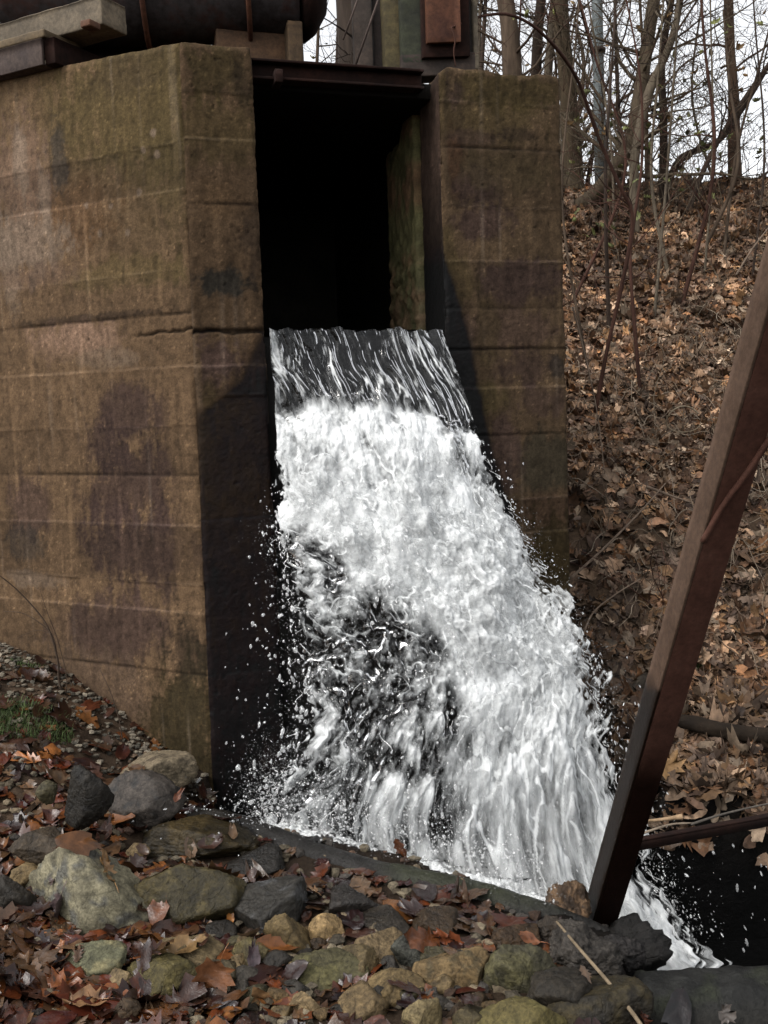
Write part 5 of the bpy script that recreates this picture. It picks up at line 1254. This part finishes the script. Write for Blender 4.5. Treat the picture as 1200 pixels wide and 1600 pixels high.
def water_sheet(name, nu, nv, seed, off, amp, dens, ragged, lace, parent, mat, vr=(0, 1), ur=(0, 1), veil=0.0):
    u, v = np.meshgrid(np.linspace(ur[0], ur[1], nu), np.linspace(vr[0], vr[1], nv), indexing='ij')
    U = u * (0.75 + .45 * v); V = v * 2.35
    low = .8 * sst(.55, .95, v)
    Vs = (V - .55 * .5 * low * (V - 1.0))           # the pattern draws out downwards
    Vs = V * (1 - .5 * low) + .5 * low * 1.1
    rag = .030 * perlin(V * 4.1, seed, 1) + .022 * perlin(V * 10, seed, 4) + .014 * perlin(V * 27, seed, 7)
    k = sst(.12, .35, v) * ragged
    uu = u + rag * k * sst(.75, 1.0, u) - np.roll(rag, 13, 1) * k * 1.1 * sst(.25, 0, u)
    A = fbm(U * 5 + seed, Vs * 4.0, seed, 3); B = fbm(U * 15 + seed, Vs * 11 + A * .6, seed + 3, 3); C = fbm(U * 44 + seed, Vs * 28 + B * .5, seed + 7, 3)
    rid = 1 - np.abs(perlin(U * 11 + seed + (A * 1.0 + .5 * B) * (1 - .75 * low), Vs * 10 + B * .5, seed + 1)) * 2.6
    rid2 = 1 - np.abs(perlin(U * 26 + seed + (B * .9 + .4 * C) * (1 - .75 * low), Vs * 22 + A, seed + 5)) * 2.6
    fo = foam_base(u, v)
    tong = 1 - sst(.100, .140, v + .012 * perlin(u * 7, 3.3, 1) + .007 * perlin(u * 31, 1.3, 5) - .03 * sst(.7, .95, u))
    # glassy streaked tongue below the lip
    wv = .8 * perlin(U * 5, V * 6, 2)
    st = perlin(U * 40 - V * 12 + wv * 2.0, V * 4.2 + wv, seed); st2 = perlin(U * 95 - V * 26 + 3 * A, V * 22, seed + 2); st3 = perlin(U * 22 - V * 5, V * 4, seed + 8)
    br = 1 - np.abs(st) * 5.5
    streak = np.clip(sst(.05, 1.1, br + .5 * st2 + .5 * st3 - .10) * sst(-.02, .05, v) + .45 * sst(.30, .7, st2 + .5 * st3 + .2 * B) * sst(.0, .04, v) + .6 * bump1(u, .03, .05), 0, 1)
    thin = sst(.75, .35, fo)
    disp = off + amp * (.030 * A + .012 * B + .0040 * C + thin * (.016 * B + .012 * np.clip(rid, 0, 1) ** 2 + .002 * np.clip(rid2, 0, 1) ** 2)) * (1 - tong) \
        + tong * (.010 * st + .005 * st2 + .008 * st3)
    p = wpos(uu, v, disp)
    if vr[0] == 0: p[..., 2] += (.030 * perlin(u * 9, 2.0, 3) + .008 * perlin(u * 33, 2.0, 3)) * sst(.07, 0, v)
    net = np.maximum(sst(.62, .92, rid + .15 * C), .45 * sst(.62, .95, rid2 + .1 * C))
    gap = sst(.0, .5, A + .4 * B)
    F = fo * dens + .24 * B + .10 * C + .30 * A
    F = F - .22 * bump1(v, .17, .06) * sst(.1, .6, st + .5 * st2)
    F = np.maximum(F, net * np.clip(.10 + .42 * gap + fo * .6, 0, .85) * lace) * (1 - tong) + tong * (streak * (.38 + .42 * st3) + .27 * sst(-.3, .5, st3 + st2 * .4) + .12 * sst(.03, .12, v))
    F = np.maximum(F, thin * (1 - tong) * (.10 + .34 * sst(-.25, .5, A + .5 * B) + .30 * np.clip(B + .2, 0, 1) + .26 * np.clip(C + .1, 0, 1)) * (.45 + .55 * veil))
    # the sides dissolve instead of ending in a line
    dr = 1 - u + .5 * rag - .02 + .05 * C + .045 * B; dl = u + .01 + .05 * C + .06 * B
    edge = np.minimum(sst(-.004, .035, np.where(v < .14, 1 - u + .01 * C + .02, dr)), sst(-.01, .03, np.where(v < .2, u + .02 + .01 * C, dl)))
    F = F - 1.1 * (1 - edge)
    film = np.clip(edge * (1 - .75 * sst(.14, .3, v) * sst(-.1, .25, A + .5 * B)), 0, 1)
    if vr[0] > 0: F = F - 1.0 * (1 - sst(vr[0], vr[0] + .06, v + .03 * B)) - 1.2 * thin * (A < -.05) * .4
    o = mesh_np(name, p.reshape(-1, 3), gridf(nu, nv), M[mat], parent)
    with_foam(o, F, np.stack([U, Vs * .9, 0 * U + seed], -1), film); return o, p, F
wf = empty('waterfall', 'white foaming water pouring from the concrete sluice', 'water'); wf['kind'] = 'structure'
core, cp, cF = water_sheet('falling_water', 480, 940, 2.3, 0.0, 1.0, .74, 1.0, 1.0, wf, 'water', veil=1.0)
o2, _, _ = water_sheet('torn_water', 380, 720, 9.1, .030, 1.6, .42, 1.3, .95, wf, 'torn', vr=(.15, 1), ur=(-.02, 1.03))
o3, _, _ = water_sheet('torn_water', 340, 640, 17.7, .065, 2.0, .30, 1.6, .85, wf, 'torn', vr=(.20, 1), ur=(-.03, 1.04))
# water running up to the lip inside the channel
u, b = np.meshgrid(np.linspace(0, 1, 120), np.linspace(0, 2.4, 120), indexing='ij')
p = (np.array(Lk[0]) * (1 - u[..., None]) + np.array(Rk[0]) * u[..., None]) + np.array(dB) * b[..., None]; p[..., 2] += .008 * fbm(u * 14, b * 4, 1, 3) * 1 + .01 * b
o = mesh_np('channel_water', p.reshape(-1, 3), gridf(120, 120), M['water'], wf); with_foam(o, np.zeros(120 * 120) + .05)

# ligaments and drops
_ic = None
def ico(sub=2):
    import bmesh
    bm = bmesh.new(); bmesh.ops.create_icosphere(bm, subdivisions=sub, radius=1.0)
    v = np.array([q.co[:] for q in bm.verts]); f = np.array([[q.index for q in p.verts] for p in bm.faces]); bm.free(); return v, f
iv, jf = ico(2)
def drops(name, c, rad, dirs, el, parent, seed=0):
    n = len(c); r = np.random.default_rng(seed); d = dirs / np.linalg.norm(dirs, axis=1)[:, None]
    a = np.cross(d, r.normal(size=(n, 3))); a /= np.linalg.norm(a, axis=1)[:, None]; b = np.cross(d, a)
    v = iv[None]; w = c[:, None] + rad[:, None, None] * (v[..., 0:1] * a[:, None] + v[..., 1:2] * b[:, None] * r.uniform(.7, 1.1, (n, 1, 1)) + v[..., 2:3] * d[:, None] * el[:, None, None])
    w += rad[:, None, None] * .18 * r.normal(size=w.shape) * 0.5
    f = jf[None] + (np.arange(n) * len(iv))[:, None, None]
    return mesh_np(name, w.reshape(-1, 3), f.reshape(-1, 3), M['drop'], parent)
spray = empty('spray', 'drops and torn strings of water flying off the fall', 'spray'); spray['kind'] = 'stuff'
r = np.random.default_rng(77)
C_, R_, D_, E_ = [], [], [], []
def emit(n, ufn, vfn, offs, rmin, rmax, pw=2.6, el=(1, 2.2), jitter=.02):
    u = ufn(n); v = vfn(n); o_ = offs(n); p = wpos(np.clip(u, -.0, 1.0), v, o_)
    a, b = cr(Lk, v), cr(Rk, v); ext = np.where(u > 1, u - 1, np.where(u < 0, u, 0)); p = p + (b - a) * ext[:, None] + r.normal(size=(n, 3)) * jitter
    d = wpos(np.clip(u, 0, 1), np.clip(v + .02, 0, 1)) - wpos(np.clip(u, 0, 1), v); d = d / np.linalg.norm(d, axis=1)[:, None] + r.normal(size=(n, 3)) * .25
    C_.append(p); R_.append(rmin + (rmax - rmin) * r.random(n) ** pw); D_.append(d); E_.append(r.uniform(el[0], el[1], n))
# right edge, left edge, face, foot
emit(520, lambda n: .965 + np.abs(r.normal(size=n)) * .035, lambda n: r.uniform(.2, .98, n), lambda n: r.uniform(-.02, .10, n), .0010, .0048)
emit(280, lambda n: .97 + np.abs(r.normal(size=n)) * .06, lambda n: r.uniform(.55, .95, n), lambda n: r.uniform(-.02, .10, n), .0010, .0045, el=(1.5, 3.5))
emit(300, lambda n: -np.abs(r.normal(size=n)) * .045 + .02, lambda n: r.uniform(.25, .85, n), lambda n: r.uniform(-.03, .06, n), .0015, .008)
emit(170, lambda n: -np.abs(r.normal(size=n)) * .12 + .02, lambda n: r.uniform(.42, .85, n), lambda n: r.uniform(-.03, .06, n), .002, .010)
emit(900, lambda n: r.uniform(.0, .5, n), lambda n: r.uniform(.33, .92, n), lambda n: r.uniform(.0, .12, n), .0015, .008)
emit(1000, lambda n: r.uniform(.0, 1.0, n), lambda n: r.uniform(.2, .98, n), lambda n: r.uniform(.03, .10, n), .0012, .0045)
# splash at the foot, along the log
n = 2000; s = r.random(n); q0 = np.array(C0) + np.array([-.02, .02, 0]); q1 = np.array(C1)
base = q0 * (1 - s[:, None]) + q1 * s[:, None]; hgt = np.abs(r.normal(size=n)) * (.05 + .06 * np.exp(-((s - .2) / .3) ** 2)); bk_ = r.uniform(-.02, .35, n)
p = base + np.stack([r.normal(size=n) * .03, bk_, .02 + hgt], 1); C_.append(p); R_.append(.0009 + .0036 * r.random(n) ** 3); D_.append(r.normal(size=(n, 3)) + np.array([0, 0, 1.0])); E_.append(r.uniform(1, 2.2, n))
n = 420; p = np.array(C0) + np.stack([r.normal(size=n) * .25 + .1, -np.abs(r.normal(size=n)) * .12, .02 + np.abs(r.normal(size=n)) * .07], 1); C_.append(p); R_.append(.0012 + .0045 * r.random(n) ** 2.5); D_.append(r.normal(size=(n, 3))); E_.append(r.uniform(1, 1.8, n))
# stray drops over the black pit and in front of the wall
n = 50; p = np.array([P(a, b, c) for a, b, c in zip(r.uniform(1000, 1200, n), r.uniform(1320, 1500, n), r.uniform(3.4, 3.8, n))]); C_.append(p); R_.append(.0012 + .005 * r.random(n) ** 2.5); D_.append(np.tile([.2, -.2, -1.], (n, 1)) + r.normal(size=(n, 3)) * .3); E_.append(r.uniform(1, 3.5, n))
n = 150; p = np.array([P(a, b, c) for a, b, c in zip(470 - np.abs(r.normal(size=n)) * 50, r.uniform(820, 1260, n), r.uniform(3.8, 4.05, n))]); C_.append(p); R_.append(.0012 + .0055 * r.random(n) ** 3); D_.append(r.normal(size=(n, 3)) * .5 + np.array([-.3, -.2, -.6])); E_.append(r.uniform(1, 2.2, n))
C_, R_, D_, E_ = map(np.concatenate, (C_, R_, D_, E_))
drops('drops', C_, R_, D_, E_, spray, 3)
# fine mist of tiny drops hanging over the foot and along the edges
_iv, _jf = iv, jf
iv, jf = ico(1); n = 9000
sx = r.random(n); base = q0 * (1 - sx[:, None]) + q1 * sx[:, None]
p1_ = base + np.stack([r.normal(size=n) * .05, r.uniform(-.08, .45, n), .03 + np.abs(r.normal(size=n)) * .13], 1)
m = 3500; u = np.where(r.random(m) < .5, .98 + np.abs(r.normal(size=m)) * .05, -np.abs(r.normal(size=m)) * .06); v = r.uniform(.3, .95, m)
a, b = cr(Lk, v), cr(Rk, v); p2_ = a + (b - a) * u[:, None] + nWat * r.uniform(-.05, .12, m)[:, None] + r.normal(size=(m, 3)) * .015
pp_ = np.concatenate([p1_, p2_]); drops('mist', pp_, r.uniform(.0005, .0012, len(pp_)), r.normal(size=(len(pp_), 3)) + np.array([0, 0, -1.]), r.uniform(1, 2.5, len(pp_)), spray, 9)
iv, jf = _iv, _jf
# torn strings: short wandering tubes with beads
lg = Bag(); bc, br_ = [], []
def ligament(u, v, off, ln, rad, side=0.0):
    k = 9; t = np.linspace(0, 1, k); ph = r.uniform(0, 6.28, 3); am = ln * r.uniform(.1, .35)
    vv = np.clip(v + t * ln / 2.35, 0, 1); uuu = u + side * t + am * np.sin(t * r.uniform(2, 6) + ph[0]) 
    oo = off + am * .6 * np.sin(t * 5 + ph[1]) + .02 * t
    p = wpos(uuu, vv, oo); rad_ = rad * (.35 + .65 * np.abs(np.sin(t * r.uniform(4, 9) + ph[2]))) * np.sin(np.pi * np.clip(t, .06, .94)) ** .4
    lg.tube(p, rad_, 6); 
    if r.random() < .5: bc.append(p[-1]); br_.append(rad * r.uniform(1.1, 1.8))
for _ in range(40): ligament(r.uniform(-.04, .5), r.uniform(.27, .9), r.uniform(.0, .10), r.uniform(.02, .08), r.uniform(.0012, .0035), r.uniform(-.03, .03))
for _ in range(120): ligament(.965 + abs(r.normal()) * .01, r.uniform(.2, .9), r.uniform(-.02, .08), r.uniform(.015, .05), r.uniform(.0015, .0035), r.uniform(-.01, .03))
for _ in range(50): ligament(-abs(r.normal()) * .02, r.uniform(.3, .8), r.uniform(-.02, .08), r.uniform(.015, .05), r.uniform(.0015, .0035), r.uniform(-.04, .02))
lg.build('strings', M['drop'], spray)
drops('beads', np.array(bc), np.array(br_), np.tile([.2, -.3, -1.], (len(bc), 1)), np.full(len(bc), 1.3), spray, 4)

# foaming water against the log and the dark pool
u, b = np.meshgrid(np.linspace(-.06, 1.03, 560), np.linspace(0, 1, 230), indexing='ij')
q0, q1 = np.array(C0), np.array(C1)
wd = .42
line = q0 * (1 - u[..., None]) + q1 * u[..., None]
p = line + np.stack([0 * b + .10 * b, b * wd, 0 * b], -1)
X, Y_ = p[..., 0], p[..., 1]
hh = .030 * fbm(X * 9, Y_ * 9, 1, 3) + .012 * fbm(X * 32, Y_ * 32, 3, 3) + .006 * fbm(X * 80, Y_ * 80, 5, 2)
p[..., 2] = -.012 - .10 * b + hh * (.3 + b) + .05 * np.exp(-((u - .12) / .16) ** 2) * b - .05 * u
F = .72 + .4 * fbm(X * 22, Y_ * 22, 2, 3) + .25 * fbm(X * 60, Y_ * 60, 2, 3) - .9 * sst(.25, .8, b + .1 * fbm(X * 12, Y_ * 12, 8, 3)) + .1 * u
ed = sst(1.03, .97, u) * sst(-.06, .04, u); F = F - 1.3 * (1 - ed)
o = mesh_np('foam', p.reshape(-1, 3), gridf(560, 230), M['torn'], wf); with_foam(o, F)
def mat_pool():
    m, t, b = nodes('dark_pool'); b.inputs['Base Color'].default_value = (.003, .003, .003, 1); b.inputs['Roughness'].default_value = .35
    b.inputs['Specular IOR Level'].default_value = .03
    n = noise(t, 9, 5, .6); bump(t, b, n.outputs['Fac'], .03, .8); return m
M['pool'] = mat_pool()
v = np.array([(-.9, 2.9, -.62), (4.5, 2.9, -.62), (4.5, 5.3, -.62), (-.9, 5.3, -.62)]); o = mesh_np('water', v, np.array([[0, 1, 2, 3]]), M['pool']); tag(o, kind='structure')
